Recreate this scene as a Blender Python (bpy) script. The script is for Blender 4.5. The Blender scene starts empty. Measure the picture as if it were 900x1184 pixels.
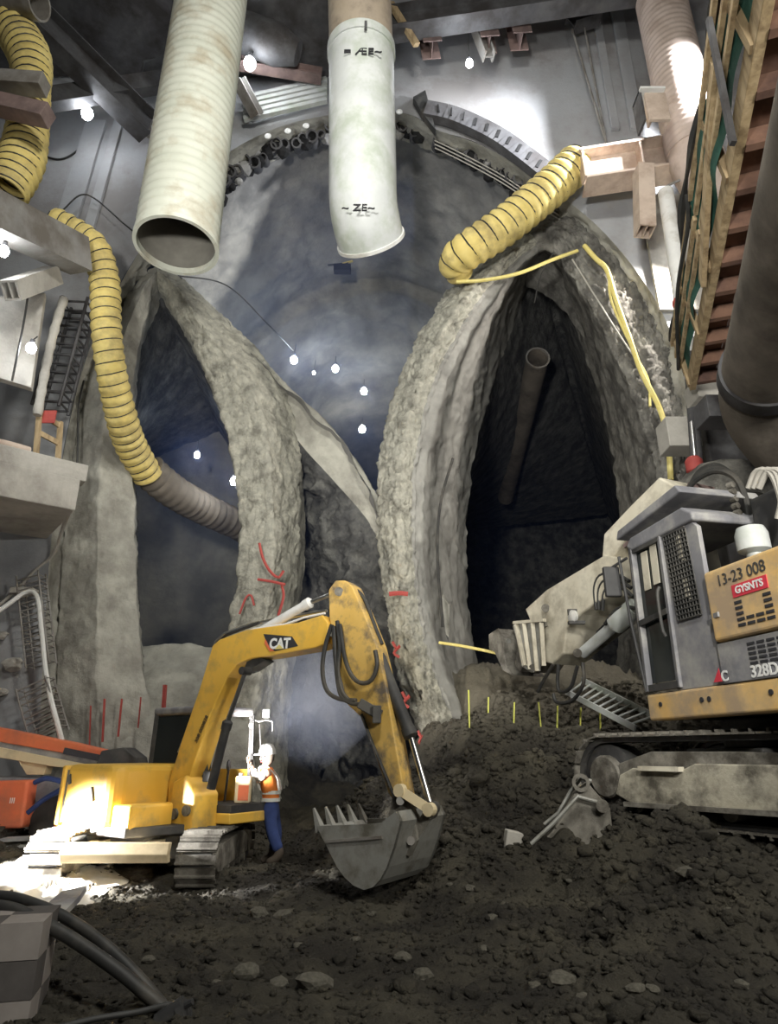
import bpy, math, random
import numpy as np
from mathutils import Vector, Matrix
random.seed(7); rng = np.random.default_rng(7)
SC = bpy.context.scene
COL = SC.collection
# ---------------------------------------------------------------- camera
PITCH = math.radians(20.3); F = 750.0; CAMZ = 1.6
cd = bpy.data.cameras.new('camera'); cam = bpy.data.objects.new('camera', cd); COL.objects.link(cam)
cd.sensor_fit = 'HORIZONTAL'; cd.sensor_width = 36.0; cd.lens = F/900.0*36.0
cd.clip_start = 0.05; cd.clip_end = 200
cam.location = (0, 0, CAMZ); cam.rotation_euler = (math.pi/2+PITCH, 0, 0)
SC.camera = cam
# ---------------------------------------------------------------- world, exposure
w = bpy.data.worlds.new('world'); SC.world = w; w.use_nodes = True
w.node_tree.nodes['Background'].inputs[0].default_value = (0.30, 0.34, 0.42, 1)
w.node_tree.nodes['Background'].inputs[1].default_value = 0.022
SC.view_settings.view_transform = 'Standard'; SC.view_settings.look = 'None'
SC.view_settings.gamma = 1.0; SC.view_settings.use_curve_mapping = False
SC.view_settings.exposure = 0.0
SC.cycles.use_denoising = True
SC.cycles.max_bounces = 6; SC.cycles.diffuse_bounces = 3; SC.cycles.volume_bounces = 0
SC.cycles.volume_step_rate = 4.0
# ---------------------------------------------------------------- large lights (shaft floodlights behind and above the camera, plus added fill spots)
def aim(o, tgt):
    o.rotation_euler = (Vector(tgt)-o.location).to_track_quat('-Z', 'Y').to_euler()
def area(name, loc, tgt, size, power, col=(1, 1, 1)):
    l = bpy.data.lights.new(name, 'AREA'); l.shape = 'SQUARE'; l.size = size; l.energy = power; l.color = col
    o = bpy.data.objects.new(name, l); COL.objects.link(o); o.location = loc; aim(o, tgt); return o
def spot(name, loc, tgt, power, angle=60, blend=.5, col=(1, 1, 1), r=.1):
    l = bpy.data.lights.new(name, 'SPOT'); l.energy = power; l.spot_size = math.radians(angle); l.spot_blend = blend
    l.color = col; l.shadow_soft_size = r
    o = bpy.data.objects.new(name, l); COL.objects.link(o); o.location = loc; aim(o, tgt); return o
def point(name, loc, power, col=(1, 1, 1), r=.06):
    l = bpy.data.lights.new(name, 'POINT'); l.energy = power; l.color = col; l.shadow_soft_size = r
    o = bpy.data.objects.new(name, l); COL.objects.link(o); o.location = loc; return o
area('floodlight_shaft_high', (0.5, 1.0, 13.0), (1.2, 13.5, 8.0), 1.6, 900, (1.0, 0.98, 0.90))
spot('floodlight_shaft_low', (-2.0, -2.0, 3.4), (.4, 13.5, 11.0), 7600, 68, 1.0, (1.0, 0.98, 0.92), .5)
area('floodlight_shaft_right', (5.0, -1.5, 5.0), (3.6, 9, 3.0), 1.2, 520, (1.0, 0.97, 0.88))
spot('fill_spot_machine', (1.6, -1.5, 6.0), (3.7, 7.6, 3.0), 2600, 30, .9, (1.0, .97, .9), .3)  # added fill spot, brightens only the large excavator
spot('fill_spot_upper_right', (8.6, 9.4, 16.5), (5.0, 13.0, 16.3), 19000, 62, .9, (.95, .97, 1.0), .25)  # added unseen spot that brightens the head wall at upper right
# ---------------------------------------------------------------- pixel measure -> point in the place
CP, SP = math.cos(PITCH), math.sin(PITCH)
def ray(u, v):
    b = (592.0-v)/F
    return Vector(((u-450.0)/F, CP-b*SP, SP+b*CP))
def at(u, v, Y):
    d = ray(u, v); t = Y/d.y
    return Vector((d.x*t, Y, CAMZ+d.z*t))
def on_plane(u, v, p0, hd):
    """point where the sight line meets the vertical plane through p0 along heading hd (x,y)"""
    d = ray(u, v); n = (-hd[1], hd[0])
    t = (p0[0]*n[0]+p0[1]*n[1])/(d.x*n[0]+d.y*n[1])
    return Vector((d.x*t, d.y*t, CAMZ+d.z*t))
# ---------------------------------------------------------------- numpy noise
def _h(ix, iy, iz, s):
    n = (ix*374761393+iy*668265263+iz*1274126177+s*982451653) & 0xffffffff
    n = ((n ^ (n >> 13))*1274126177) & 0xffffffff
    n = n ^ (n >> 16)
    return (n & 0xffff)/32767.5-1.0
def vnoise(P, s=0):
    P = np.asarray(P, float); i = np.floor(P).astype(np.int64); f = P-i; f = f*f*(3-2*f)
    r = 0
    for dx in (0, 1):
        wx = f[..., 0] if dx else 1-f[..., 0]
        for dy in (0, 1):
            wy = f[..., 1] if dy else 1-f[..., 1]
            for dz in (0, 1):
                wz = f[..., 2] if dz else 1-f[..., 2]
                r = r+wx*wy*wz*_h(i[..., 0]+dx, i[..., 1]+dy, i[..., 2]+dz, s)
    return r
def fbm(P, oct=4, s=0, gain=.5, ridged=False):
    P = np.asarray(P, float); a = 1.0; r = 0; f = 1.0
    for o in range(oct):
        n = vnoise(P*f+o*17.3, s+o)
        if ridged: n = 1-2*np.abs(n)
        r = r+a*n; a *= gain; f *= 2.03
    return r
# ---------------------------------------------------------------- materials
def hexc(r, g, b): return tuple(((c/255.0)/12.92 if c/255.0 <= .04045 else ((c/255.0+.055)/1.055)**2.4) for c in (r, g, b))
def mat(name, c1, c2=None, rough=.8, metal=0.0, scale=3.0, bump=0.0, bscale=None, dirt=None, damt=0.4, dscale=1.2, emit=None, estr=0, detail=6, stretch=None, bdist=.05, spec=None):
    m = bpy.data.materials.new(name); m.use_nodes = True; nt = m.node_tree; N = nt.nodes; L = nt.links
    b = N['Principled BSDF']; b.inputs['Roughness'].default_value = rough; b.inputs['Metallic'].default_value = metal
    if spec is not None: b.inputs['Specular IOR Level'].default_value = spec
    if emit:
        b.inputs['Emission Color'].default_value = (*emit, 1); b.inputs['Emission Strength'].default_value = estr
    b.inputs['Base Color'].default_value = (*c1, 1)
    if c2 is None and not dirt and not bump: return m
    tc = N.new('ShaderNodeTexCoord'); src = tc.outputs['Object']
    if stretch:
        mp = N.new('ShaderNodeMapping'); mp.inputs['Scale'].default_value = stretch; L.new(src, mp.inputs[0]); src = mp.outputs[0]
    def noise(sc, det=detail, ro=.6):
        n = N.new('ShaderNodeTexNoise'); n.inputs['Scale'].default_value = sc; n.inputs['Detail'].default_value = det
        n.inputs['Roughness'].default_value = ro; L.new(src, n.inputs['Vector']); return n
    col = None
    if c2 is not None:
        n = noise(scale); r = N.new('ShaderNodeValToRGB'); r.color_ramp.elements[0].position = .32; r.color_ramp.elements[1].position = .68
        r.color_ramp.elements[0].color = (*c1, 1); r.color_ramp.elements[1].color = (*c2, 1)
        L.new(n.outputs['Fac'], r.inputs[0]); col = r.outputs[0]
    if dirt:
        n = noise(dscale, 8, .65); r = N.new('ShaderNodeValToRGB')
        r.color_ramp.elements[0].position = max(0, .62-damt*.5); r.color_ramp.elements[1].position = min(1, .78-damt*.4)
        L.new(n.outputs['Fac'], r.inputs[0])
        mx = N.new('ShaderNodeMixRGB'); L.new(r.outputs[0], mx.inputs[0]); mx.inputs[2].default_value = (*dirt, 1)
        if col: L.new(col, mx.inputs[1])
        else: mx.inputs[1].default_value = (*c1, 1)
        col = mx.outputs[0]
    if col: L.new(col, b.inputs['Base Color'])
    if bump:
        n = noise(bscale or scale*4, 8, .7); bp = N.new('ShaderNodeBump'); bp.inputs['Strength'].default_value = bump
        bp.inputs['Distance'].default_value = bdist
        L.new(n.outputs['Fac'], bp.inputs['Height']); L.new(bp.outputs[0], b.inputs['Normal'])
    return m
M = {}
def defm(k, *a, **kw): M[k] = mat(k, *a, **kw)
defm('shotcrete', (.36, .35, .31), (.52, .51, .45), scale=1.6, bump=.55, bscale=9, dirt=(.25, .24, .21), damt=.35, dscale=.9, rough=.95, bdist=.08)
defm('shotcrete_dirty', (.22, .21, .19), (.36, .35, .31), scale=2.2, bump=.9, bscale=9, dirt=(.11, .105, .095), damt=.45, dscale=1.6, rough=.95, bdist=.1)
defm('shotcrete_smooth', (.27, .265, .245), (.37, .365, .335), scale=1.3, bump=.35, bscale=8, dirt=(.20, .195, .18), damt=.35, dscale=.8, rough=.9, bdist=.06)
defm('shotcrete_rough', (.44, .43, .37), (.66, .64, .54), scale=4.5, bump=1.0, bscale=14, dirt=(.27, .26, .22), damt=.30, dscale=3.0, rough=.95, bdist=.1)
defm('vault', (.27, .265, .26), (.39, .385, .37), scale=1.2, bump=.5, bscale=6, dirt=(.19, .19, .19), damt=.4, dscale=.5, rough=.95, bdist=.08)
defm('rock', (.13, .13, .13), (.26, .26, .24), scale=2.2, bump=1.0, bscale=5, dirt=(.06, .06, .06), damt=.45, dscale=1.4, rough=.95, bdist=.2)  # bench rock; its dark tone also puts shade into the drift interiors
defm('concrete', (.34, .35, .37), (.50, .52, .55), scale=.7, bump=.25, bscale=10, dirt=(.26, .25, .25), damt=.4, dscale=.35, rough=.9)
defm('concrete_pale', (.45, .43, .39), (.56, .54, .49), scale=1.5, bump=.25, bscale=14, dirt=(.3, .28, .25), damt=.4, dscale=.8, rough=.9)
defm('muck', (.046, .041, .029), (.118, .105, .074), scale=2.0, bump=1.0, bscale=16, dirt=(.026, .022, .016), damt=.45, dscale=1.1, rough=.8, bdist=.09)
defm('stone', (.085, .078, .06), (.17, .16, .13), scale=4, bump=.6, bscale=20, rough=.9)

# the soil grows paler where shotcrete rebound and rock spoil are mixed in, up by the right drift
nt = M['muck'].node_tree; bs_ = nt.nodes['Principled BSDF']; lk = bs_.inputs['Base Color'].links[0]; src_ = lk.from_socket
geo = nt.nodes.new('ShaderNodeNewGeometry'); sx_ = nt.nodes.new('ShaderNodeSeparateXYZ'); nt.links.new(geo.outputs['Position'], sx_.inputs[0])
mr_ = nt.nodes.new('ShaderNodeMapRange'); mr_.inputs['From Min'].default_value = 1.5; mr_.inputs['From Max'].default_value = 2.7; nt.links.new(sx_.outputs['Z'], mr_.inputs['Value'])
nz_ = nt.nodes.new('ShaderNodeTexNoise'); nz_.inputs['Scale'].default_value = 2.5; nz_.inputs['Detail'].default_value = 6
mu_ = nt.nodes.new('ShaderNodeMath'); mu_.operation = 'MULTIPLY'; nt.links.new(mr_.outputs[0], mu_.inputs[0]); nt.links.new(nz_.outputs['Fac'], mu_.inputs[1])
mu2 = nt.nodes.new('ShaderNodeMath'); mu2.operation = 'MULTIPLY'; mu2.inputs[1].default_value = 1.5; mu2.use_clamp = True; nt.links.new(mu_.outputs[0], mu2.inputs[0])
mxs = nt.nodes.new('ShaderNodeMixRGB'); nt.links.new(mu2.outputs[0], mxs.inputs[0]); nt.links.new(src_, mxs.inputs[1]); mxs.inputs[2].default_value = (.26, .235, .18, 1); nt.links.new(mxs.outputs[0], bs_.inputs['Base Color'])
# ---------------------------------------------------------------- mesh helpers
MATS = {}
def empty(name, loc=(0, 0, 0), rz=0.0, label=None, cat=None, group=None):
    o = bpy.data.objects.new(name, None); COL.objects.link(o); o.empty_display_size = .1
    o.location = loc; o.rotation_euler = (0, 0, rz)
    MATS[o.name] = Matrix.Translation(Vector(loc)) @ Matrix.Rotation(rz, 4, 'Z')
    tag(o, label, cat, group); return o
def tag(o, label=None, cat=None, group=None, kind=None):
    if label: o['label'] = label
    if cat: o['category'] = cat
    if group: o['group'] = group
    if kind: o['kind'] = kind
    return o
def wmat(p):
    if p is None: return Matrix.Identity(4)
    return MATS.get(p.name) or Matrix.Translation(p.location)
def mkobj(name, me, m, parent=None, smooth=False, bevel=0.0):
    if m is not None: me.materials.append(M[m] if isinstance(m, str) else m)
    if smooth: me.polygons.foreach_set('use_smooth', [True]*len(me.polygons))
    o = bpy.data.objects.new(name, me); COL.objects.link(o)
    if parent: o.parent = parent
    if bevel:
        md = o.modifiers.new('bevel', 'BEVEL'); md.width = bevel; md.segments = 3; md.limit_method = 'ANGLE'; md.angle_limit = math.radians(40)
    return o
def frames(path):
    P = [Vector(p) for p in path]; n = len(P); T = []
    for i in range(n):
        t = P[min(i+1, n-1)]-P[max(i-1, 0)]
        T.append(t.normalized() if t.length > 1e-9 else Vector((0, 0, 1)))
    a = Vector((0, 0, 1)) if abs(T[0].z) < .9 else Vector((1, 0, 0))
    u = T[0].cross(a).normalized(); out = []
    for i in range(n):
        u = (u-T[i]*u.dot(T[i])); u = u.normalized() if u.length > 1e-6 else T[i].orthogonal().normalized()
        out.append((P[i], u, T[i].cross(u)))
    return out
def crv(pts, n):
    """Catmull-Rom through pts, resampled to n points by length"""
    P = np.array([tuple(p) for p in pts], float)
    if len(P) == 2: return P[0]+(P[1]-P[0])*np.linspace(0, 1, n)[:, None]
    Q = np.vstack([2*P[0]-P[1], P, 2*P[-1]-P[-2]]); out = []
    for i in range(1, len(Q)-2):
        t = np.linspace(0, 1, 12, endpoint=False)[:, None]
        p0, p1, p2, p3 = Q[i-1], Q[i], Q[i+1], Q[i+2]
        out.append(.5*((2*p1)+(-p0+p2)*t+(2*p0-5*p1+4*p2-p3)*t*t+(-p0+3*p1-3*p2+p3)*t**3))
    D = np.vstack(out+[P[-1:]])
    s = np.r_[0, np.cumsum(np.linalg.norm(np.diff(D, axis=0), axis=1))]
    q = np.linspace(0, s[-1], n)
    return np.stack([np.interp(q, s, D[:, k]) for k in range(3)], 1)
class B:
    def __init__(self): self.v = []; self.f = []
    def add(self, vs, fs):
        o = len(self.v); self.v += [Vector(p) for p in vs]; self.f += [tuple(i+o for i in f) for f in fs]; return self
    def box(self, c, s, R=None):
        x, y, z = s[0]/2, s[1]/2, s[2]/2
        vs = [Vector(p) for p in ((-x, -y, -z), (x, -y, -z), (x, y, -z), (-x, y, -z), (-x, -y, z), (x, -y, z), (x, y, z), (-x, y, z))]
        if R is not None: vs = [R @ p for p in vs]
        return self.add([p+Vector(c) for p in vs], [(3, 2, 1, 0), (4, 5, 6, 7), (0, 1, 5, 4), (1, 2, 6, 5), (2, 3, 7, 6), (3, 0, 4, 7)])
    def bar(self, p0, p1, w, h, up=(0, 0, 1)):
        p0, p1 = Vector(p0), Vector(p1); d = (p1-p0); L = d.length; d.normalize(); up = Vector(up)
        if abs(d.dot(up)) > .98: up = Vector((0, 1, 0))
        s = d.cross(up).normalized(); t = s.cross(d)
        R = Matrix((s, d, t)).transposed()
        return self.box((p0+p1)/2, (w, L, h), R)
    def ibeam(self, p0, p1, w, h, t=.03, up=(0, 0, 1)):
        p0, p1 = Vector(p0), Vector(p1); d = (p1-p0).normalized(); up = Vector(up)
        if abs(d.dot(up)) > .98: up = Vector((0, 1, 0))
        s = d.cross(up).normalized(); q = s.cross(d)
        self.bar(p0+q*(h/2-t/2), p1+q*(h/2-t/2), w, t, up); self.bar(p0-q*(h/2-t/2), p1-q*(h/2-t/2), w, t, up)
        return self.bar(p0, p1, t, h-2*t, up)
    def tube(self, path, r, n=10, caps=True):
        fr = frames(path); k = len(fr); rr = r if hasattr(r, '__len__') else [r]*k; vs = []
        for i, (p, u, w_) in enumerate(fr):
            for j in range(n):
                a = 2*math.pi*j/n; vs.append(p+(u*math.cos(a)+w_*math.sin(a))*rr[i])
        fs = [(i*n+j, i*n+(j+1) % n, (i+1)*n+(j+1) % n, (i+1)*n+j) for i in range(k-1) for j in range(n)]
        if caps: fs += [tuple(range(n-1, -1, -1)), tuple(range((k-1)*n, k*n))]
        return self.add(vs, fs)
    def cyl(self, p0, p1, r, r1=None, n=14): return self.tube([p0, p1], [r, r if r1 is None else r1], n)
    def pipe(self, path, ro, ri, n=32):
        fr = frames(path); k = len(fr); vs = []
        ro = ro if hasattr(ro, '__len__') else [ro]*k; ri = ri if hasattr(ri, '__len__') else [ri]*k
        for R_ in (ro, ri):
            for i, (p, u, w_) in enumerate(fr):
                for j in range(n):
                    a = 2*math.pi*j/n; vs.append(p+(u*math.cos(a)+w_*math.sin(a))*R_[i])
        q = k*n; fs = []
        for i in range(k-1):
            for j in range(n):
                j2 = (j+1) % n
                fs.append((i*n+j, i*n+j2, (i+1)*n+j2, (i+1)*n+j)); fs.append((q+i*n+j, q+(i+1)*n+j, q+(i+1)*n+j2, q+i*n+j2))
        for j in range(n):
            j2 = (j+1) % n; e = (k-1)*n
            fs.append((j, q+j, q+j2, j2)); fs.append((e+j, e+j2, q+e+j2, q+e+j))
        return self.add(vs, fs)
    def prism(self, poly, off, n):
        """poly: list of 3D points in a plane; extruded by vector n, first shifted by off"""
        off = Vector(off); n = Vector(n); P = [Vector(p)+off for p in poly]; k = len(P)
        nn = Vector((0, 0, 0))
        for i in range(k): nn += P[i].cross(P[(i+1) % k])
        if nn.dot(n) > 0: P.reverse()
        return self.add(P+[p+n for p in P], [tuple(range(k)), tuple(range(2*k-1, k-1, -1))]+[(i, k+i, k+(i+1) % k, (i+1) % k) for i in range(k)])
    def lathe(self, prof, c=(0, 0, 0), axis=(0, 0, 1), n=20):
        ax = Vector(axis).normalized(); u = ax.orthogonal().normalized(); w_ = ax.cross(u); c = Vector(c); vs = []; k = len(prof)
        for r, h in prof:
            for j in range(n):
                a = 2*math.pi*j/n; vs.append(c+ax*h+(u*math.cos(a)+w_*math.sin(a))*r)
        fs = [(i*n+j, i*n+(j+1) % n, (i+1)*n+(j+1) % n, (i+1)*n+j) for i in range(k-1) for j in range(n)]
        fs += [tuple(range(n-1, -1, -1)), tuple(range((k-1)*n, k*n))]
        return self.add(vs, fs)
    def build(self, name, m, parent=None, smooth=False, bevel=0.0, world=False):
        vs = self.v
        if world and parent is not None:
            I = wmat(parent).inverted(); vs = [I @ p for p in vs]
        me = bpy.data.meshes.new(name); me.from_pydata([tuple(p) for p in vs], [], self.f); me.update()
        if smooth:
            me.polygons.foreach_set('use_smooth', [True]*len(me.polygons)); 
            try: me.set_sharp_from_angle(angle=math.radians(42))
            except Exception: pass
        return mkobj(name, me, m, parent, False, bevel)
def thing(name, b, m, label, cat, group=None, smooth=False, bevel=0.0, base=None):
    """a one-mesh thing, origin at its base"""
    P = b.v
    if base is None:
        base = Vector(((min(p.x for p in P)+max(p.x for p in P))/2, (min(p.y for p in P)+max(p.y for p in P))/2, min(p.z for p in P)))
    base = Vector(base); b.v = [p-base for p in P]
    o = b.build(name, m, None, smooth, bevel); o.location = base; tag(o, label, cat, group); MATS[o.name] = Matrix.Translation(base); return o
def child(name, b, m, parent, smooth=False, bevel=0.0, label=None):
    o = b.build(name, m, parent, smooth, bevel, world=True)
    if label: o['label'] = label
    return o
# ---------------------------------------------------------------- grids for shotcrete and ground
def grid_mesh(name, G, m, smooth=True, kind='structure', closed=False):
    nr, nc = G.shape[:2]; idx = np.arange(nr*nc).reshape(nr, nc)
    if closed: idx = np.hstack([idx, idx[:, :1]])
    f = np.stack([idx[:-1, :-1], idx[:-1, 1:], idx[1:, 1:], idx[1:, :-1]], -1).reshape(-1, 4)
    me = bpy.data.meshes.new(name); me.vertices.add(nr*nc); me.vertices.foreach_set('co', G.reshape(-1).astype(np.float32))
    me.loops.add(f.size); me.loops.foreach_set('vertex_index', f.reshape(-1).astype(np.int32))
    me.polygons.add(len(f)); me.polygons.foreach_set('loop_start', np.arange(0, f.size, 4, dtype=np.int32))
    me.update(calc_edges=True); me.validate()
    o = mkobj(name, me, m, None, smooth); 
    if kind: o['kind'] = kind
    return o
def grid_normals(G):
    a = np.gradient(G, axis=0); b = np.gradient(G, axis=1); n = np.cross(a, b); l = np.linalg.norm(n, axis=-1, keepdims=True); return n/np.maximum(l, 1e-9)
def crv2(pts, n, k):
    a = len(pts); n1 = int(n*k/(a-1)); return np.vstack([crv(pts[:k+1], n1), crv(pts[k:], n-n1+1)[1:]])
def loft(rings, n, steps, smooth_across=True, apex=None):
    R = np.stack([crv(r, n) if apex is None else crv2(r, n, apex) for r in rings]); out = []
    if smooth_across:
        Q = np.concatenate([2*R[:1]-R[1:2], R, 2*R[-1:]-R[-2:-1]])
        for i in range(1, len(Q)-2):
            for t in np.linspace(0, 1, steps[i-1], endpoint=False):
                p0, p1, p2, p3 = Q[i-1], Q[i], Q[i+1], Q[i+2]
                out.append(p1*(1-t)+p2*t if not smooth_across else .5*((2*p1)+(-p0+p2)*t+(2*p0-5*p1+4*p2-p3)*t*t+(-p0+3*p1-3*p2+p3)*t**3))
    else:
        for i in range(len(R)-1):
            for t in np.linspace(0, 1, steps[i], endpoint=False): out.append(R[i]*(1-t)+R[i+1]*t)
    out.append(R[-1]); return np.stack(out)
def displace(G, amp, scale, oct=4, s=0, ridged=False, weight=None):
    N = grid_normals(G); d = fbm(G*scale, oct, s, .55, ridged)*amp
    if weight is not None: d = d*weight
    return G+N*d[..., None]
def px(pts, Y):
    """measured outline points -> points at depth Y (number or list)"""
    Ys = Y if hasattr(Y, '__len__') else [Y]*len(pts)
    return [at(u, v, y) for (u, v), y in zip(pts, Ys)]
# ================================================================ SETTING
# ---- outlines measured on the photograph, each at its own depth
O = [(40, 960), (45, 860), (50, 760), (56, 660), (66, 570), (80, 490), (98, 420), (125, 355), (165, 285), (210, 224), (265, 176), (320, 148), (375, 134), (430, 128), (475, 133), (505, 150), (550, 165), (585, 183), (615, 205), (650, 228), (692, 262), (735, 312), (770, 370), (792, 440), (806, 520), (816, 620), (822, 720), (826, 830), (828, 960)]
O3 = px(O, 13.0)
Bc = [(60, 960), (64, 860), (66, 760), (70, 660), (78, 570), (90, 490), (106, 425), (130, 372), (162, 320), (212, 262), (258, 226), (300, 195), (350, 172), (400, 162), (450, 160), (500, 172), (550, 196), (590, 222), (620, 240), (655, 250), (690, 272), (730, 318), (764, 375), (786, 445), (800, 520), (810, 620), (815, 720), (818, 830), (820, 960)]
BY = [13.3]*8+[13.7, 14.2]+[14.4]*8+[14.1, 13.8]+[13.5]*9
B3 = px(Bc, BY)
# head wall with the arch cut out of it
A = crv(O3, 240)
cen = np.array([0, 13.0, 7.0]); outer = []
for p in A:
    d = p-cen; t = min((16/abs(d[0]) if abs(d[0]) > 1e-6 else 1e9), (21/d[2] if d[2] > 0 else 9/(-d[2])) if abs(d[2]) > 1e-6 else 1e9); outer.append(cen+d*t)
outer = np.array(outer); outer[:, 1] = 13.0
G = np.stack([A*(1-t)+outer*t for t in np.r_[0, .02, .06, np.linspace(.12, 1, 40)]])
G[..., 1] += fbm(G*.8, 3, 5)*.03
headwall = grid_mesh('wall_head', G, 'concrete'); headwall['label'] = 'grey concrete shaft head wall above the tunnel arch'
# reveal between head wall and tunnel, rough shotcrete over the canopy pipes
R = loft([O3, [Vector(a)*.5+Vector(b)*.5+Vector((0, .25, .10)) for a, b in zip(O3, B3)], B3], 420, [14, 14])
w_ = np.clip(1-np.abs(np.linspace(0, 2, R.shape[0])-1), 0, 1)[:, None]
R = displace(R, .13, 2.6, 5, 11, True, w_)
o = reveal = grid_mesh('wall_arch_reveal', R, 'shotcrete'); o['label'] = 'rough shotcrete reveal of the tunnel arch with pipe stubs'
# top heading (vault and dished invert)
H = [(450, 640), (425, 560), (385, 500), (330, 447), (262, 375), (205, 318), (190, 300), (212, 262), (258, 226), (300, 195), (350, 172), (400, 162), (450, 160), (500, 172), (560, 200), (606, 232), (618, 262), (570, 318), (528, 385), (495, 460), (474, 540), (462, 600), (450, 640)]
H3 = [np.array(p) for p in px(H, 14.4)]
def atY(r, y, sx=1.0, sz=1.0, c=(0, 12.0)): return [np.array([c[0]+(p[0]-c[0])*sx, y, c[1]+(p[2]-c[1])*sz]) for p in r]
HV = loft([H3, atY(H3, 17.5), atY(H3, 20.6), atY(H3, 20.75, .93, .93), atY(H3, 30, .9, .9), atY(H3, 44, .9, .9)], 260, [26, 26, 3, 40, 30], False)
HV = displace(HV, .10, 1.6, 4, 3)
o = grid_mesh('wall_top_heading', HV, 'vault'); o['label'] = 'dark shotcrete vault of the top heading above the bench'
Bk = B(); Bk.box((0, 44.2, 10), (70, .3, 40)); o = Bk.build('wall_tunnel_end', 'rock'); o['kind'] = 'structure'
# left drift: mouth, rib beside it, tube behind
Lo = [(62, 960), (64, 860), (66, 760), (70, 660), (78, 570), (90, 490), (106, 425), (130, 372), (160, 325), (182, 306), (208, 318), (255, 364), (302, 410), (333, 458), (343, 510), (346, 560), (345, 620), (339, 690), (331, 760), (326, 830), (322, 960)]
LoY = [13.2]*8+[13.6, 13.9, 14.2, 14.5]+[14.8]*9
Lm = [(110, 960), (112, 860), (112, 760), (112, 660), (114, 570), (120, 490), (132, 425), (148, 375), (168, 330), (182, 313), (200, 328), (236, 378), (280, 432), (303, 485), (313, 560), (316, 620), (312, 680), (305, 730), (297, 790), (292, 850), (288, 960)]
LmY = [12.95]*6+[13.1]*3+[13.4, 13.5]+[13.45]*10
Li = [(185, 960), (180, 860), (166, 780), (160, 720), (157, 640), (154, 560), (153, 490), (156, 430), (164, 382), (182, 330), (203, 362), (230, 408), (260, 486), (273, 550), (278, 610), (276, 660), (271, 705), (263, 750), (256, 800), (252, 860), (250, 960)]
LiY = [13.5]*9+[13.8]+[13.75]*11
Lo3, Lm3, Li3 = px(Lo, LoY), px(Lm, LmY), px(Li, LiY)
Lback = [Vector(p)+Vector((0, 1.2, 0)) for p in Lo3]
Ldeep = [Vector((p.x-(3.4 if i < 9 else .4), 22.0, p.z)) for i, p in enumerate(Li3)]
Lmid = [Vector((p.x+(-.35 if i < 9 else -.10), 14.6, p.z)) for i, p in enumerate(Li3)]
GL = loft([Lback, Lo3, Lm3, Li3, Lmid, Ldeep], 420, [10, 26, 26, 12, 30], False, 9)
GL = displace(GL, .05, 3.0, 4, 21); 
k = np.zeros(GL.shape[:2]); k[8:66, 200:] = 1
GL = displace(GL, .03, 9.0, 3, 22, True, k)
o = grid_mesh('wall_drift_left_inner', GL[70:], 'rock'); o['label'] = 'inner wall of the left drift with its shade painted dark'  # darker colour stands in for the shade deep in the left drift
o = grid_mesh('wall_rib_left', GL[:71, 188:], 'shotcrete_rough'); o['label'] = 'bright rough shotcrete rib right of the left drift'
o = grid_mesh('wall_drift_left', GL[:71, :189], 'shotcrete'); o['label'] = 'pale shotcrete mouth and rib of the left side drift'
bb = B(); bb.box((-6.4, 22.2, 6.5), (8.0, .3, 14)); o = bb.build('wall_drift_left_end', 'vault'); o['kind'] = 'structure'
# right drift
Ro = [(545, 985), (530, 940), (506, 885), (480, 830), (460, 770), (448, 700), (440, 640), (437, 580), (440, 530), (455, 460), (480, 400), (515, 345), (562, 300), (605, 262), (645, 246), (690, 272), (730, 318), (764, 375), (786, 445), (800, 520), (810, 620), (815, 720), (818, 830), (820, 960)]
RoY = [14.1]*11+[14.2, 14.2, 14.0, 13.7]+[13.5]*9
Rm = [(575, 985), (552, 935), (528, 878), (500, 820), (480, 760), (470, 700), (462, 640), (460, 580), (464, 530), (478, 460), (506, 395), (540, 342), (585, 300), (618, 276), (645, 268), (682, 300), (718, 355), (748, 415), (772, 480), (788, 550), (798, 640), (803, 730), (806, 830), (808, 960)]
RmY = [13.35]*12+[13.5, 13.5, 13.5]+[13.35]*9
Ri = [(610, 985), (585, 930), (555, 870), (525, 805), (505, 750), (495, 700), (490, 640), (490, 580), (495, 525), (512, 455), (540, 392), (572, 342), (603, 306), (622, 290), (636, 290), (662, 322), (692, 375), (718, 430), (742, 490), (762, 560), (775, 640), (782, 730), (786, 830), (788, 960)]
RiY = [13.7]*24
Rt = [(640, 985), (612, 930), (585, 860), (562, 800), (549, 745), (542, 700), (539, 640), (542, 575), (549, 525), (564, 468), (583, 408), (600, 358), (615, 320), (624, 304), (634, 304), (648, 335), (668, 385), (688, 440), (704, 505), (716, 580), (720, 660), (716, 740), (712, 830), (710, 960)]
Ro3, Rm3, Ri3, Rt3 = px(Ro, RoY), px(Rm, RmY), px(Ri, RiY), px(Rt, 17.2)
Rback = [Vector(p)+Vector((.9 if i < 12 else -.2, 3.0, 0)) for i, p in enumerate(Ro3)]
Rdeep = [Vector((p.x+(.25 if i < 12 else 9.0), 40.0, p.z)) for i, p in enumerate(Rt3)]
GR = loft([Rback, Ro3, Rm3, Ri3, Rt3, Rdeep], 520, [10, 30, 24, 40, 40], False, 13)
GR = displace(GR, .05, 2.6, 4, 31)
k = np.zeros(GR.shape[:2]); k[6:56, :] = 1; k[6:64, 300:] = 1.5
GR = displace(GR, .055, 8.0, 3, 32, True, k)
o = grid_mesh('wall_drift_right_inner', GR[104:], 'rock'); o['label'] = 'inner wall of the right drift with its shade painted dark'  # same wall continued in a dark colour to paint in the shade
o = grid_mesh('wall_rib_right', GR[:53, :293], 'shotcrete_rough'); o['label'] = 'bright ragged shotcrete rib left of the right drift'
o = grid_mesh('wall_drift_right', GR[52:105, :293], 'shotcrete_smooth'); o['label'] = 'smooth grey shotcrete inner wall of the right drift mouth'
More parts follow.
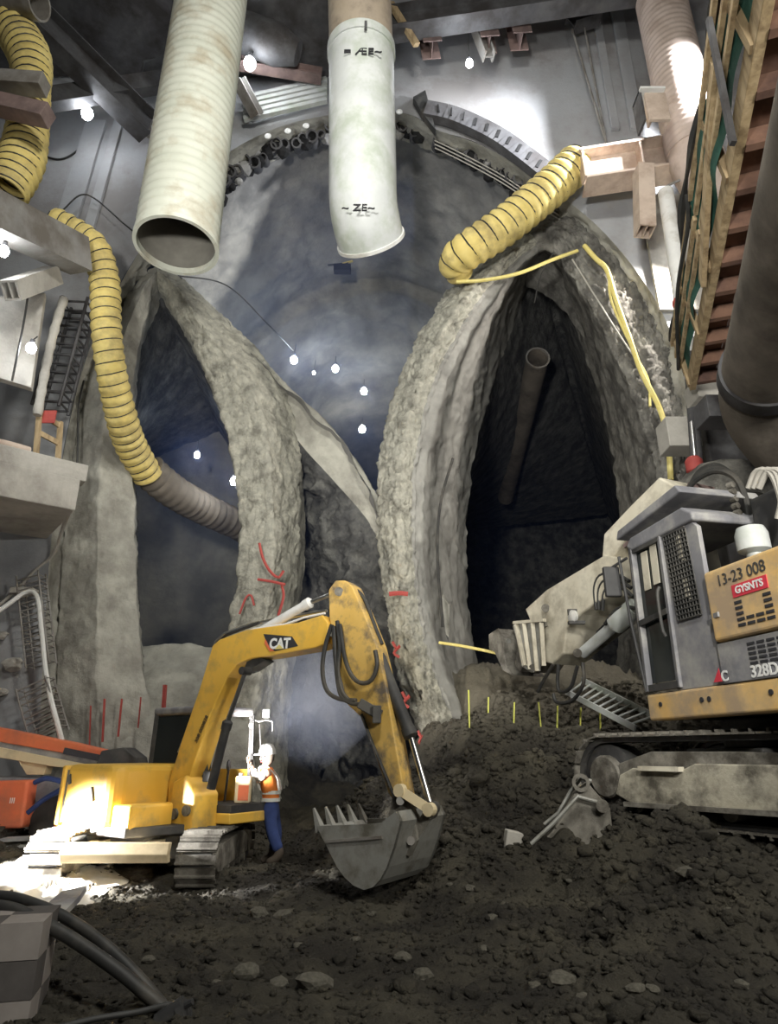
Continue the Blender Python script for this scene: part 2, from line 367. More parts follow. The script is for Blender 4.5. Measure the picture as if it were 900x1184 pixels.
o = grid_mesh('wall_flank_right', GR[:105, 292:], 'shotcrete_dirty'); o['label'] = 'dirty rough shotcrete flank right of the right drift'
# bench face between the ribs, rough rock with a pale shotcrete upper lip
Bt = [(296, 408), (330, 445), (385, 498), (425, 555), (450, 600), (480, 650), (520, 700)]
B2 = [(320, 470), (350, 520), (385, 560), (425, 605), (450, 650), (480, 690), (520, 740)]
B3_ = [(330, 540), (362, 570), (385, 620), (412, 665), (450, 715), (480, 760), (520, 800)]
B4 = [(336, 640), (372, 660), (394, 700), (418, 740), (450, 780), (480, 820), (520, 860)]
rb = [px(Bt, 15.2), px(Bt, 14.75), px(B2, 14.9), px(B3_, [17.5, 16.2, 15.4, 15.2, 15.1, 15.1, 15.1]), px(B4, [18.5, 17, 16, 15.6, 15.4, 15.3, 15.3]), [Vector((p.x, p.y+.6, .0)) for p in px(B4, [19, 18, 17, 16.5, 16, 15.8, 15.8])]]
GB = loft(rb, 150, [6, 26, 30, 30, 40], False); lipn = 30
k = np.clip((np.arange(GB.shape[0])-18)/25.0, .15, 1)[:, None]
GB = displace(GB, .22, 1.7, 5, 41, True, k)
o = grid_mesh('wall_bench_lip', GB[:lipn+1], 'shotcrete'); o['label'] = 'pale shotcrete lip of the bench between the ribs'
o = grid_mesh('wall_bench', GB[lipn:], 'rock'); o['label'] = 'rough rock bench face between the two ribs'
bb = B(); bb.box((-1.6, 21.0, 4), (4.2, .3, 9)); o = bb.build('wall_core_end', 'rock'); o['kind'] = 'structure'
# shaft side walls and deck slab over the shaft
for nm, x in (('wall_left', -14.2), ('wall_right', 14.2)):
    bb = B(); bb.box((x, 3, 12), (.4, 20, 26)); o = bb.build(nm, 'concrete'); o['kind'] = 'structure'
# ---- ground
CTL = np.array([(-12, 4, .0), (-6, 5, 0), (-2.5, 5, .0), (0, 5, .0), (3, 4.6, .08), (8, 5, .3), (-12, -5, 0), (0, -5, 0), (12, -5, 0), (-6, 8, 0), (-3.3, 9, 0), (-1.5, 8, 0), (0, 7, .02), (-.4, 8.3, .12), (-3.3, 11.5, 0), (-1.8, 11.2, 0.0), (-5, 11.5, .1), (-1, 10.3, .05), (-8, 10, .1),
    (1.5, 7, .22), (2.2, 7.3, .55), (3.2, 6.6, .62), (3.0, 8.0, .84), (4.3, 7.2, .84), (5, 5.8, .55), (2.0, 9.0, .80), (3.4, 9.6, 1.1), (5.5, 8.5, .9), (6, 6.8, .82), (9, 8, 1), (1.0, 9.2, .75), (.5, 10.5, .95), (.7, 11.6, 1.2), (2, 10.8, 1.45), (3.2, 11.2, 1.75), (5, 11, 1.7), (0, 9.0, .25), (.15, 12.5, 1.0),
    (1.6, 12.2, 1.95), (1.2, 13.2, 2.1), (2.4, 13.0, 2.6), (3.8, 13, 2.7), (5.2, 13, 2.7), (2, 14.5, 3.3), (4, 14.5, 3.4), (3, 17, 3.5), (4, 30, 3.5),
    (-5.3, 13.0, .7), (-6.5, 12.9, .8), (-4.2, 13.0, .6), (-5, 14.2, 1.6), (-4.6, 15.2, 2.4), (-5, 18, 2.6), (-5, 25, 2.6), (-1.5, 13, .2), (-1, 15, .4), (-1, 20, .4), (-.6, 13.6, .5), (-9, 13, 1)])
def ground_z(X, Yv, rough=True):
    X = np.asarray(X, float); Yv = np.asarray(Yv, float); num = 0; den = 0
    for cx, cy, cz in CTL:
        d2 = (X-cx)**2+(Yv-cy)**2+.06; wgt = 1/d2**1.9; num = num+wgt*cz; den = den+wgt
    z = num/den
    if rough:
        P = np.stack([X, Yv, X*0], -1)
        pile = np.clip((z-.1)/.8, 0, 1)
        clo = np.clip(fbm(P*.55, 2, 57)*.9+.45, 0, 1)*np.clip((X+2.2)/2.5, .35, 1)
        z = z+fbm(P*.9, 3, 51)*.07+fbm(P*2.6, 3, 52, .55)*(.045+.05*pile)+np.clip(fbm(P*5.0, 3, 53, .6, True), -.35, 2)*(.020+.03*pile+.05*clo)+np.clip(fbm(P*11.0, 2, 58, .6, True), -.2, 2)*(.008+.014*clo)
        # track ruts left by the machines, lower right
        s = X*.25+Yv*.97
        rut = np.exp(-((s-6.05)/.28)**2)*np.clip((X-.8)/.6, 0, 1)
        z = z-rut*(.05+.03*np.sin((X-Yv*.25)*2*math.pi/.16))
    return z
def gz(x, y, rough=False): return float(ground_z(np.array([x]), np.array([y]), rough)[0])
xs = np.r_[np.arange(-14, -9, .4), np.arange(-9, 9.01, .045), np.arange(9.4, 26, 1)]; ys = np.r_[np.arange(-6, 3.6, .4), np.arange(3.6, 14, .045), np.arange(14, 17, .15), np.arange(17, 44, 1.0)]
X, Yg = np.meshgrid(xs, ys)
G = np.stack([X, Yg, ground_z(X, Yg)], -1)
o = grid_mesh('floor', G, 'muck'); o['label'] = 'dark churned muck floor of the shaft'

# shotcrete ramp up into the left drift
ra = [[V_ for V_ in px([(90, 905), (140, 905), (200, 905), (262, 900), (300, 905)], 12.9)], px([(110, 862), (150, 858), (200, 856), (255, 856), (290, 862)], 13.15), px([(125, 800), (160, 795), (205, 792), (255, 795), (285, 800)], 13.9), px([(140, 752), (160, 748), (205, 745), (250, 748), (285, 750)], 14.9), [Vector((p.x*1.25, 22.1, p.z-.1)) for p in px([(140, 752), (160, 748), (205, 745), (250, 748), (285, 750)], 14.9)]]
GA = loft(ra, 90, [10, 26, 26, 12], False); GA = displace(GA, .05, 2.2, 4, 61)
o = grid_mesh('floor_ramp', GA, 'shotcrete'); o['label'] = 'pale shotcrete ramp rising into the left drift'
def march(u, v, t0=4.0):
    d = ray(u, v); ts = np.arange(t0, t0+16, .02); zz = ground_z(d.x*ts, d.y*ts, False); hit = np.nonzero(CAMZ+d.z*ts < zz)[0]
    return Vector((0, 0, CAMZ))+d*float(ts[hit[0]] if len(hit) else ts[-1])
# ================================================================ materials for the fittings
defm('duct_pale', (.50, .52, .44), (.62, .63, .55), scale=1.0, dirt=(.40, .36, .27), damt=.25, dscale=1.3, rough=.6, bump=.1, bscale=30)
defm('duct_grey', (.50, .52, .52), (.62, .64, .63), scale=1.4, dirt=(.42, .46, .40), damt=.35, dscale=1.6, rough=.5)
defm('duct_tan', (.34, .28, .21), (.43, .36, .28), scale=2, dirt=(.22, .18, .14), damt=.35, dscale=2.0, rough=.7)
defm('duct_pink', (.52, .42, .37), (.62, .52, .46), scale=1.5, dirt=(.40, .31, .26), damt=.3, dscale=1.5, rough=.7)
defm('duct_brown', (.17, .145, .12), (.235, .205, .17), scale=1.6, dirt=(.10, .085, .07), damt=.35, dscale=1.0, rough=.8, bump=.15, bscale=25)
defm('duct_inside', (.16, .15, .13), (.22, .21, .18), rough=.8)
defm('hose_yellow', (.72, .56, .17), (.80, .66, .26), scale=2.5, dirt=(.46, .36, .14), damt=.32, dscale=2.0, rough=.75)
defm('wire_black', (.03, .03, .03), rough=.6)
defm('steel_dark', (.075, .075, .082), (.13, .13, .135), scale=2, dirt=(.05, .045, .045), damt=.4, rough=.7, metal=.2)
defm('steel_grey', (.24, .23, .22), (.34, .33, .31), scale=1.7, dirt=(.17, .15, .13), damt=.4, rough=.7, metal=.1)
defm('steel_rust', (.20, .135, .125), (.29, .21, .19), scale=2, dirt=(.12, .085, .08), damt=.4, rough=.8)
defm('steel_tan', (.55, .44, .36), (.66, .55, .46), scale=2, dirt=(.38, .28, .22), damt=.35, rough=.75)
defm('steel_bright', (.6, .6, .6), rough=.28, metal=1.0)
defm('paint_white', (.72, .72, .70), (.80, .80, .78), scale=3, dirt=(.45, .42, .36), damt=.25, rough=.5)
defm('timber', (.42, .31, .17), (.56, .43, .26), scale=1.6, stretch=(6, 6, 1.2), dirt=(.28, .20, .11), damt=.35, rough=.8)
defm('timber_dark', (.16, .085, .055), (.26, .145, .10), scale=2, dirt=(.09, .05, .04), damt=.4, rough=.85)
defm('net_green', (.025, .10, .075), (.045, .17, .125), scale=5, dirt=(.02, .08, .06), damt=.4, rough=.7, bump=.4, bscale=16)
defm('rubber', (.022, .022, .022), (.04, .04, .038), scale=5, rough=.55, dirt=(.10, .09, .075), damt=.25)
defm('red_paint', (.36, .055, .05), (.46, .085, .07), scale=6, rough=.7)
defm('pit', (.012, .012, .013), rough=1.0)
defm('bulb', (1, 1, 1), emit=(.92, .96, 1.0), estr=60)
defm('cable_yellow', (.72, .60, .18), (.80, .70, .28), scale=9, rough=.7)
defm('cable_grey', (.42, .40, .36), rough=.7)
defm('ink', (.03, .03, .035), rough=.8)
V = Vector
# ---------------------------------------------------------------- text
def text(name, body, size, o, xdir, updir, m, parent, extrude=.002, bold=0.0):
    """flat lettering at point o, reading along xdir"""
    c = bpy.data.curves.new(name, 'FONT'); c.body = body; c.size = size; c.extrude = extrude; c.align_x = 'CENTER'; c.align_y = 'CENTER'; c.offset = bold
    t = bpy.data.objects.new('tmp', c); COL.objects.link(t)
    dg = bpy.context.evaluated_depsgraph_get(); me = bpy.data.meshes.new_from_object(t.evaluated_get(dg)); bpy.data.objects.remove(t)
    x = V(xdir).normalized(); z = x.cross(V(updir)).normalized(); y = z.cross(x)
    R4 = Matrix((x, y, z)).transposed().to_4x4(); R4.translation = V(o)
    me.transform(wmat(parent).inverted() @ R4); me.materials.clear()
    return mkobj(name, me, m, parent)
# ---------------------------------------------------------------- ventilation ducts
def corr(p0, p1, r, step, amp, k=4):
    L = (V(p1)-V(p0)).length; n = max(8, int(L/step*k)); return [V(p0).lerp(V(p1), i/n) for i in range(n+1)], [r+amp*math.cos(2*math.pi*i/k) for i in range(n+1)]
b0 = at(204, 285, 9.0); top = V((b0.x, 9.0, 21.5))
e = empty('ventilation_duct', b0, 0, 'large pale cream ribbed duct hanging at the left with an open dark end', 'duct')
p, r = corr(b0, top, .70, .19, .012)
child('duct_pipe', B().pipe(p, r, [q-.035 for q in r], 48), 'duct_pale', e, True)
child('end_rim', B().pipe([b0-V((0, 0, .01)), b0+V((0, 0, .07))], .725, .66, 48), 'duct_pale', e, True)
child('inner_lining', B().pipe([b0+V((0, 0, .10)), b0+V((0, 0, 5))], .66, .65, 40), 'duct_inside', e, True)
c0 = at(420, 235, 10.0); c1 = at(418, 62, 9.45); c2 = at(414, -60, 9.0)
e = empty('ventilation_duct', c0, 0, 'smooth pale grey duct hanging in the middle with lettering and a brown upper section', 'duct')
ax = (c1-c0).normalized()
pp = [c1+ax*0, c0+ax*.5, c0+ax*.15, c0-ax*.12+V((.02, .08, 0)), c0-ax*.34+V((.08, .26, 0)), c0-ax*.46+V((.14, .46, 0))]
child('lower_section', B().pipe([V(q) for q in crv(pp, 26)], .68, .65, 48), 'duct_grey', e, True)
fr_ = frames([V(q) for q in crv(pp, 26)])[-1]; nd = (V(crv(pp, 26)[-1])-V(crv(pp, 26)[-2])).normalized()
child('end_rim', B().pipe([fr_[0]-nd*.05, fr_[0]+nd*.02], .71, .63, 48), 'paint_white', e, True)
child('joint_collar', B().pipe([c1-ax*.10, c1+ax*.10], .715, .67, 48), 'duct_grey', e, True)
child('upper_section', B().pipe([c1, c2], .675, .64, 48), 'duct_tan', e, True)
child('hanger', B().tube([c1+V((.0, -.70, .25)), c1+V((.05, -.72, .9)), c1+V((.3, -.70, 1.5))], .02, 6), 'wire_black', e)
child('clip', B().box(c1+V((.12, -.71, -.22)), (.05, .04, .22)), 'steel_dark', e)
for (u, v, txt, sz) in ((421, 95, '= ÆE~', .27), (415, 250, '~ ZE~', .24)):
    q = at(u, v, 9.5); t_ = (q.z-c0.z)/(c1.z-c0.z); cc = c0.lerp(c1, max(t_, 0)); 
    text('lettering', txt, sz, (q.x, cc.y-.695-(0 if t_ > 0 else .0), q.z), (1, 0, 0), (0, .05, 1), 'ink', e, .012)
d0 = at(803, 178, 11.3); d1 = d0.copy(); d1 = V((d0.x, 11.3, 22))
e = empty('ventilation_duct', d0, 0, 'pinkish ribbed duct standing upright beside the green netted walkway', 'duct')
p, r = corr(d0, d1, .60, .17, .010)
child('duct_pipe', B().pipe(p, r, [q-.03 for q in r], 40), 'duct_pink', e, True)
child('elbow', B().tube([V(q) for q in crv([d0+V((0, 0, .05)), d0+V((.05, .0, -.4)), d0+V((.35, .15, -.75)), d0+V((.9, .3, -.9))], 14)], .585, 36), 'duct_pink', e, True)
# large brown duct low at the right edge
hd = V((.348, .937, 0)); q0 = V((4.46, 7.5, 6.4))+V((.78, .35, .10)); q1 = q0-hd*9
e = empty('ventilation_duct', q0, 0, 'big dusty brown duct running overhead under the walkway at the right edge', 'duct')
child('duct_pipe', B().pipe([q1, q0], .56, .53, 44), 'duct_brown', e, True)
child('collar', B().pipe([q0-hd*.30, q0-hd*.02], .60, .55, 44), 'steel_dark', e, True)
child('elbow', B().pipe([V(q) for q in crv([q0-hd*.05, q0+hd*.4+V((0, 0, -.05)), q0+hd*.75+V((.12, 0, -.25)), q0+hd*1.0+V((.45, 0, -.65))], 16)], .54, .51, 40), 'duct_brown', e, True)
# brown flexible duct inside the left drift, round duct end inside the right drift
pth = [at(172, 545, 13.9), at(200, 568, 14.6), at(235, 588, 15.6), at(285, 612, 17.0), at(330, 640, 19)]
g = crv(pth, 90); rr = [.40+.02*math.cos(i*1.9) for i in range(90)]
thing('flexible_duct', B().tube([V(q) for q in g], rr, 20), 'duct_brown', 'sagging brown fabric duct continuing into the left drift', 'duct', smooth=True)
e0 = at(622, 414, 19.0); e1 = e0+V((.9, 12, -.4))
e = empty('ventilation_duct', e0, 0, 'round dark duct end hanging high inside the right drift', 'duct')
child('duct_pipe', B().pipe([e0, e1], .39, .36, 36), 'duct_brown', e, True)
child('end_rim', B().pipe([e0-V((0, .03, 0)), e0+V((0, .06, 0))], .415, .36, 36), 'steel_grey', e, True)
# ---------------------------------------------------------------- yellow spiral hoses
def hose(pts, r, pitch, label, caps=False, group='yellow spiral ventilation hoses', rlist=None):
    L = sum((V(pts[i+1])-V(pts[i])).length for i in range(len(pts)-1)); k = 6; n = max(12, int(L/pitch*k))
    g = [V(q) for q in crv(pts, n)]; sag = (lambda i: 1.0) if rlist is None else (lambda i: np.interp(i/n, np.linspace(0, 1, len(rlist)), rlist))
    rr = [(r+.05*r*(1-math.cos(2*math.pi*i/k))-.05*r)*sag(i) for i in range(n)]
    e = empty('ventilation_hose', g[-1] if g[-1].z < g[0].z else g[0], 0, label, 'hose', group)
    child('hose_body', B().pipe(g, rr, [q*.93 for q in rr], 26), 'hose_yellow', e, True)
    hx = []; fr = frames(g); m_ = 18; turns = n/k
    for t in range(int(turns*m_)):
        s = t/m_*k; i = min(int(s), n-2); f = s-i; pc = fr[i][0].lerp(fr[i+1][0], f); a = 2*math.pi*t/m_
        ph = (r*.96)*sag(i); hx.append(pc+(fr[i][1]*math.cos(a)+fr[i][2]*math.sin(a))*ph)
    child('spiral_wire', B().tube(hx, r*.045, 5), 'wire_black', e, True)
    return e
hose([at(62, 256, 10.6), at(88, 270, 10.7), at(110, 288, 10.8), at(121, 325, 11.0), at(123, 380, 11.2), at(129, 430, 11.6), at(140, 480, 12.3), at(151, 514, 13.0), at(171, 550, 13.8)], .295, .205, 'yellow hose dropping from the left girder into the left drift', rlist=[1, 1, 1, 1, 1, 1.02, 1.1, 1.15, 1.12])
hose([at(14, 30, 8.8), at(34, 66, 8.8), at(36, 105, 8.8), at(32, 150, 8.8), at(24, 188, 8.8), at(4, 224, 8.7)], .36, .19, 'short yellow hose bunched behind timbers in the top left corner', rlist=[1.1, 1.1, .9, .95, 1.05, 1])
hose([at(534, 318, 13.5), at(526, 303, 13.1), at(545, 287, 12.7), at(580, 264, 12.45), at(615, 236, 12.3), at(645, 210, 12.2), at(668, 188, 12.15)], .46, .25, 'fat yellow hose slanting over the right rib from the steel waler', rlist=[.72, .95, 1, 1, 1, 1.02, 1.02])
# ---------------------------------------------------------------- steel at the right
def beam_thing(name, p0, p1, w, h, m, label, up=(0, 0, 1), group=None, box=False, t=.035):
    """rolled beam split into flanges and web"""
    p0, p1 = V(p0), V(p1); d = (p1-p0).normalized(); up = V(up)
    if abs(d.dot(up)) > .98: up = V((0, 1, 0))
    s = d.cross(up).normalized(); q = s.cross(d)
    e = empty(name, p0 if p0.z < p1.z else p1, 0, label, 'beam', group)
    child('flange', B().bar(p0+q*(h/2-t/2), p1+q*(h/2-t/2), w, t, up), m, e)
    child('flange', B().bar(p0-q*(h/2-t/2), p1-q*(h/2-t/2), w, t, up), m, e)
    child('web', B().bar(p0, p1, t*.8, h-2*t, up), m, e)
    if box:
        for sg in (-1, 1): child('side_plate', B().bar(p0+s*sg*(w/2-t/2), p1+s*sg*(w/2-t/2), t, h-2*t, up), m, e)
    return e
w0, w1 = at(672, 200, 11.9), at(830, 176, 11.6)
e = beam_thing('waler_beam', w0, w1, .62, .95, 'steel_tan', 'long tan steel waler beam jutting out at the end of the yellow hose', t=.07)
for f_ in (.0, .42, .8):
    c = w0.lerp(w1, f_); child('stiffener', B().box(c+V((.0, -.15, 0)), (.05, .28, .80)), 'steel_tan', e)
beam_thing('post_beam', at(746, 268, 11.35), at(744, 196, 11.35), .36, .40, 'steel_tan', 'short tan upright steel post in front of the waler beam', up=(0, 1, 0), box=True)
e = empty('beam_stub', at(760, 150, 10.2), 0, 'square tan steel beam end above the waler beside the pink duct', 'beam')
c = at(760, 124, 10.2)
child('face_plate', B().box(c, (.46, .08, .80)), 'steel_tan', e, bevel=.01)
child('flange', B().box(c+V((0, .25, .62)), (.55, .5, .06)), 'paint_white', e)
child('web', B().box(c+V((0, .3, .3)), (.05, .4, .6)), 'steel_tan', e)
child('flange', B().box(c+V((-.25, .3, .2)), (.05, .4, .9)), 'steel_dark', e)
e = empty('steel_strut', at(808, 540, 10.6), 0, 'white telescopic steel strut leaning beside the right drift', 'strut')
s0, s1, s2, s3 = at(770, 222, 11.5), at(790, 352, 11.2), at(797, 410, 11.0), at(806, 535, 10.7)
child('outer_tube', B().cyl(s0, s1, .17, n=20), 'paint_white', e, True)
child('clamp_ring', B().cyl(s1-(s1-s0).normalized()*.1, s1, .2, n=20), 'red_paint', e, True)
child('inner_tube', B().cyl(s1, s2, .12, n=18), 'paint_white', e, True)
child('lower_tube', B().cyl(s2, s3, .105, n=18), 'steel_dark', e, True)
child('rod', B().cyl(at(800, 488, 10.6), at(804, 530, 10.55), .035, n=12), 'steel_bright', e, True)
child('red_foot', B().lathe([(.10, 0), (.15, .05), (.15, .25), (.1, .32), (.06, .34)], at(805, 548, 10.55), (0, 0, 1), 18), 'red_paint', e, True)
child('shackle', B().tube([V(q) for q in crv([s0+V((-.1, -.1, 0)), s0+V((.2, -.15, .15)), s0+V((.55, -.1, .3)), s0+V((.6, 0, 0))], 14)], .03, 6), 'steel_grey', e)
e = empty('bearing_block', at(780, 520, 11.0), 0, 'stack of grey concrete and steel bearing blocks under the walkway end', 'block')
child('block', B().box(at(785, 505, 11.2), (.62, .5, .62)), 'concrete_pale', e, bevel=.02)
child('block', B().box(at(812, 455, 10.6), (.40, .5, .40)), 'concrete_pale', e, bevel=.02)
child('cross_beam', B().box(at(840, 477, 9.6), (.85, .5, .40)), 'steel_dark', e, bevel=.01)
thing('dark_backdrop', B().box(at(880, 560, 11.6)+V((.35, 0, -1.9)), (2.9, .8, 6.6)), 'steel_dark', 'added dark pier behind the hose loops at the right edge', 'backdrop', bevel=.03)  # dark block added to darken the background at the right edge
thing('rubble_heap', B().lathe([(.9, -.5), (.85, -.1), (.6, .22), (.25, .36), (.02, .4)], at(838, 560, 10.6), (.1, 0, 1), 11), 'shotcrete_dirty', 'pale rubble heap behind the large excavator hoses', 'rubble')
# bright patch of formed wall beside the strut
e = thing('wall_panel', B().box(at(778, 290, 12.9)+V((.2, 0, 0)), (1.6, .1, 3.6)), 'concrete_pale', 'bright concrete panel glaring behind the white strut', 'panel', bevel=.01)
# ---------------------------------------------------------------- walkway with green netting
F0, F1 = V((5.42, 10.1, 7.8)), V((2.36, 1.0, 7.8)); dh = (F0-F1).normalized(); rt = V((dh.y, -dh.x, 0)); LEN = (F0-F1).length
e = empty('scaffold_walkway', F0, 0, 'timber scaffold walkway with green netting overhead at the right', 'walkway')
def wk(s, n, z): return F0-dh*s+rt*n+V((0, 0, z))
nj = int(LEN/.62)
for i in range(nj):
    s = .25+i*.62; child('joist', B().bar(wk(s, .05, -.06), wk(s, 1.9, -.06), .09, .22), 'timber_dark', e)
for i in range(5):
    child('deck_plank', B().bar(wk(0, .22+i*.36, .09), wk(LEN, .22+i*.36, .09), .34, .05), 'timber_dark', e)
child('edge_board', B().bar(wk(0, 0, 0), wk(LEN, 0, 0), .10, .30), 'timber', e, bevel=.008)
ns = 60; nh = 14; vs = []; fs = []
for i in range(ns+1):
    for j in range(nh+1):
        s = LEN*i/ns; h = .14+.74*j/nh
        n_ = -.06-.12*h+.03*math.sin(s*2.1+h*3)+.03*math.sin(s*5+h)
        vs.append(wk(s, n_, h+(.10*math.sin(s*1.7) if j == nh else 0)))
fs = [(i*(nh+1)+j, i*(nh+1)+j+1, (i+1)*(nh+1)+j+1, (i+1)*(nh+1)+j) for i in range(ns) for j in range(nh)]
child('netting', B().add(vs, fs), 'net_green', e, True)
for h in (.36, .60, .86):
    for a_, b_ in ((0, .36), (.37, .7), (.71, 1)):
        child('rail', B().bar(wk(LEN*a_, -.10-.12*h, h), wk(LEN*b_, -.10-.12*h, h), .05, .085), 'timber', e)
for s in np.arange(.1, LEN, 1.55):
    child('post', B().bar(wk(s, -.03, -.1), wk(s, -.16, .95), .09, .09, dh), 'timber', e)
child('brace_board', B().bar(wk(2.9, -.12, -.05), wk(5.6, -.16, .75), .07, .22), 'timber', e, bevel=.006)
child('steel_brace', B().bar(at(848, 166, 4.3), at(820, 22, 4.4), .05, .05), 'steel_dark', e)
child('tarp_edge', B().tube([wk(s, -.20+.05*math.sin(s*1.3), .95+.06*math.sin(s*2.3)) for s in np.arange(0, LEN, .2)], [.05+.025*math.sin(i*.9) for i in range(len(np.arange(0, LEN, .2)))], 6), 'rubber', e)
child('cable', B().tube([V(q) for q in crv([wk(.2, -.2, .2), wk(2, -.3, .5), wk(3.2, -.22, .7), wk(3.6, -.24, .9)], 20)], .03, 6), 'rubber', e)
# ---------------------------------------------------------------- left side decks
def slab(name, quad_top, drop, m, label, cat, **kw):
    P = [V(q) for q in quad_top]; n = V((0, 0, -drop)); b = B().prism(P, (0, 0, 0), n); return thing(name, b, m, label, cat, **kw)
g1 = at(92, 296, 10.3); g0 = g1+(at(-60, 222, 7.6)-g1)*1.9
beam_thing('box_girder', g0, g1, .5, .66, 'steel_grey', 'deep grey box girder on the left with the yellow hose over its end', box=True)
beam_thing('bracket_beam', at(12, 336, 9.2), at(62, 318, 10.2), .3, .34, 'concrete_pale', 'short grey green bracket beam under the box girder', box=True)
a0, a1, a2, a3 = at(-40, 345, 9.6), at(52, 338, 10.3), at(36, 448, 10.3), at(-40, 425, 9.6)
e = thing('wall_panel', B().prism([a0, a1, a2, a3], (0, 0, 0), (-.05, .16, 0)), 'concrete_pale', 'pale concrete panel hanging under the bracket beam at left', 'panel', bevel=.01)
thing('panel_cable', B().tube([V(q) for q in crv([at(34, 330, 9.7), at(28, 370, 9.5), at(14, 440, 9.4)], 12)], .018, 6), 'rubber', 'thin dark cable hanging down the pale panel at left', 'cable')
thing('grouted_post', B().tube([V(q) for q in crv([at(74, 345, 10.8), at(62, 385, 10.8), at(52, 430, 10.8), at(43, 480, 10.8)], 22)], [.085+.010*math.sin(i*2.3) for i in range(22)], 10), 'concrete_pale', 'rough grey grouted post beside the dark lattice girder', 'post', smooth=True)
# concrete ledge
zt = 6.55
def lz(u, v, z):  # point on the sight line at height z
    d = ray(u, v); t = (z-CAMZ)/d.z; return V((d.x*t, d.y*t, z))
k1 = at(87, 590, 11.3); k0 = k1+(at(-60, 562, 9.7)-k1)*2.6
hgt = .62
ld = empty('concrete_ledge', k1, 0, 'thick pale concrete ledge jutting in from the left edge', 'ledge')
bk = V((-1.4, 1.75, 0))
child('slab', B().prism([k0, k1, k1+bk, k0+bk], (0, 0, 0), (0, 0, hgt)), 'concrete_pale', ld, bevel=.02)
child('kerb', B().prism([k0, k1, k1+bk*.15, k0+bk*.15], (.06, .10, hgt), (0, 0, .34)), 'concrete_pale', ld, bevel=.02)
e = empty('timber_guardrail', at(45, 530, 11.0), 0, 'small timber guard rail with a red sign on the concrete ledge', 'guard rail')
P = [at(40, 534, 10.9), at(46, 472, 10.9), at(65, 545, 11.3), at(70, 488, 11.3)]
P[0].z = P[2].z = k1.z+hgt+.33
child('post', B().bar(P[0], P[1], .09, .06), 'timber', e); child('post', B().bar(P[2], P[3], .09, .06), 'timber', e)
for f_ in (.48, .9): child('rail', B().bar(P[0].lerp(P[1], f_), P[2].lerp(P[3], f_), .04, .10), 'timber', e)
child('sign', B().box(at(57, 482, 10.95), (.24, .03, .26)), 'red_paint', e, label='small red square sign')
thing('cream_pipe', B().tube([V(q) for q in crv([at(-30, 508, 10.2), at(5, 514, 10.4), at(34, 522, 10.7)], 12)], .085, 14), 'steel_tan', 'cream pipe lying on the concrete ledge', 'pipe', smooth=True)
# lattice girder (dark reinforcement) in the left arch shoulder
def lattice(name, a, b, w, d, n, m, label, r=.022, group=None, side=None):
    a, b = V(a), V(b); ax = (b-a).normalized(); s = V(side or (1, 0, 0)); s = (s-ax*s.dot(ax)).normalized(); t = ax.cross(s)
    e = empty(name, a if a.z < b.z else b, 0, label, 'rebar', group)
    cor = [s*w/2+t*d/2, -s*w/2+t*d/2, -s*w/2-t*d/2, s*w/2-t*d/2]
    for c in cor: child('bar', B().tube([a+c, b+c], r, 6), m, e)
    for i in range(n):
        p = a.lerp(b, (i+.5)/n); j = V((random.uniform(-.02, .02), 0, random.uniform(-.03, .03)))
        child('stirrup', B().tube([p+c+j for c in cor]+[p+cor[0]+j], r*.8, 5), m, e)
    return e
lattice('lattice_girder', at(58, 474, 11.8), at(92, 350, 11.8), .55, .4, 12, 'steel_dark', 'dark lattice girder of rungs in the left arch shoulder', .035)
lattice('rebar_cage', at(48, 770, 12.5), at(36, 665, 12.5), .42, .3, 14, 'steel_grey', 'tall rusty rebar cage against the left wall beside the white pipe', .018)
lattice('rebar_cage', at(58, 852, 12.3), at(40, 790, 12.3), .55, .3, 8, 'steel_grey', 'short tilted rebar cage at the foot of the left wall', .018)
thing('water_pipe', B().tube([V(q) for q in crv([at(-25, 722, 12.0), at(5, 702, 12.2), at(30, 685, 12.35), at(43, 690, 12.35), at(48, 730, 12.3), at(55, 790, 12.2), at(72, 858, 12.0)], 50)], .045, 8), 'paint_white', 'thin white pipe bent down the left wall over the rebar cage', 'pipe', smooth=True)
thing('bracket_box', B().box(at(28, 684, 12.5), (.42, .3, .12)), 'concrete_pale', 'small pale bracket on the left wall carrying the white pipe', 'bracket', bevel=.01)
thing('slack_cable', B().tube([V(q) for q in crv([at(80, 592, 11.5), at(72, 612, 12.2), at(62, 640, 12.6), at(40, 660, 12.6), at(8, 692, 12.5), at(-10, 705, 12.4)], 40)], [.05-.02*min(1, i/14) for i in range(40)], 8), 'cable_grey', 'grey cable slanting down the wall under the concrete ledge', 'cable', smooth=True)
thing('wall_cable', B().tube([V(q) for q in crv([at(97, 440, 12.6), at(91, 470, 12.6), at(90, 520, 12.6), at(88, 560, 12.6)], 14)], .02, 6), 'rubber', 'thin upright black cable on the wall at the ledge end', 'cable')
# timbers holding the corner hose
for (a_, b_, lab, m_) in (((-40, 92, 8.2), (52, 98, 8.2), 'upper grey timber across the corner hose', 'steel_grey'), ((-40, 112, 8.1), (56, 134, 8.1), 'lower brown timber across the corner hose', 'steel_rust')):
    thing('cross_timber', B().bar(at(*a_), at(*b_), .3, .30), m_, lab, 'timber', bevel=.01)
thing('pipe_end', B().pipe([at(-50, -5, 8.6), at(46, 4, 8.4)], .30, .26, 24), 'steel_grey', 'grey pipe end poking in at the top left corner', 'pipe', smooth=True)
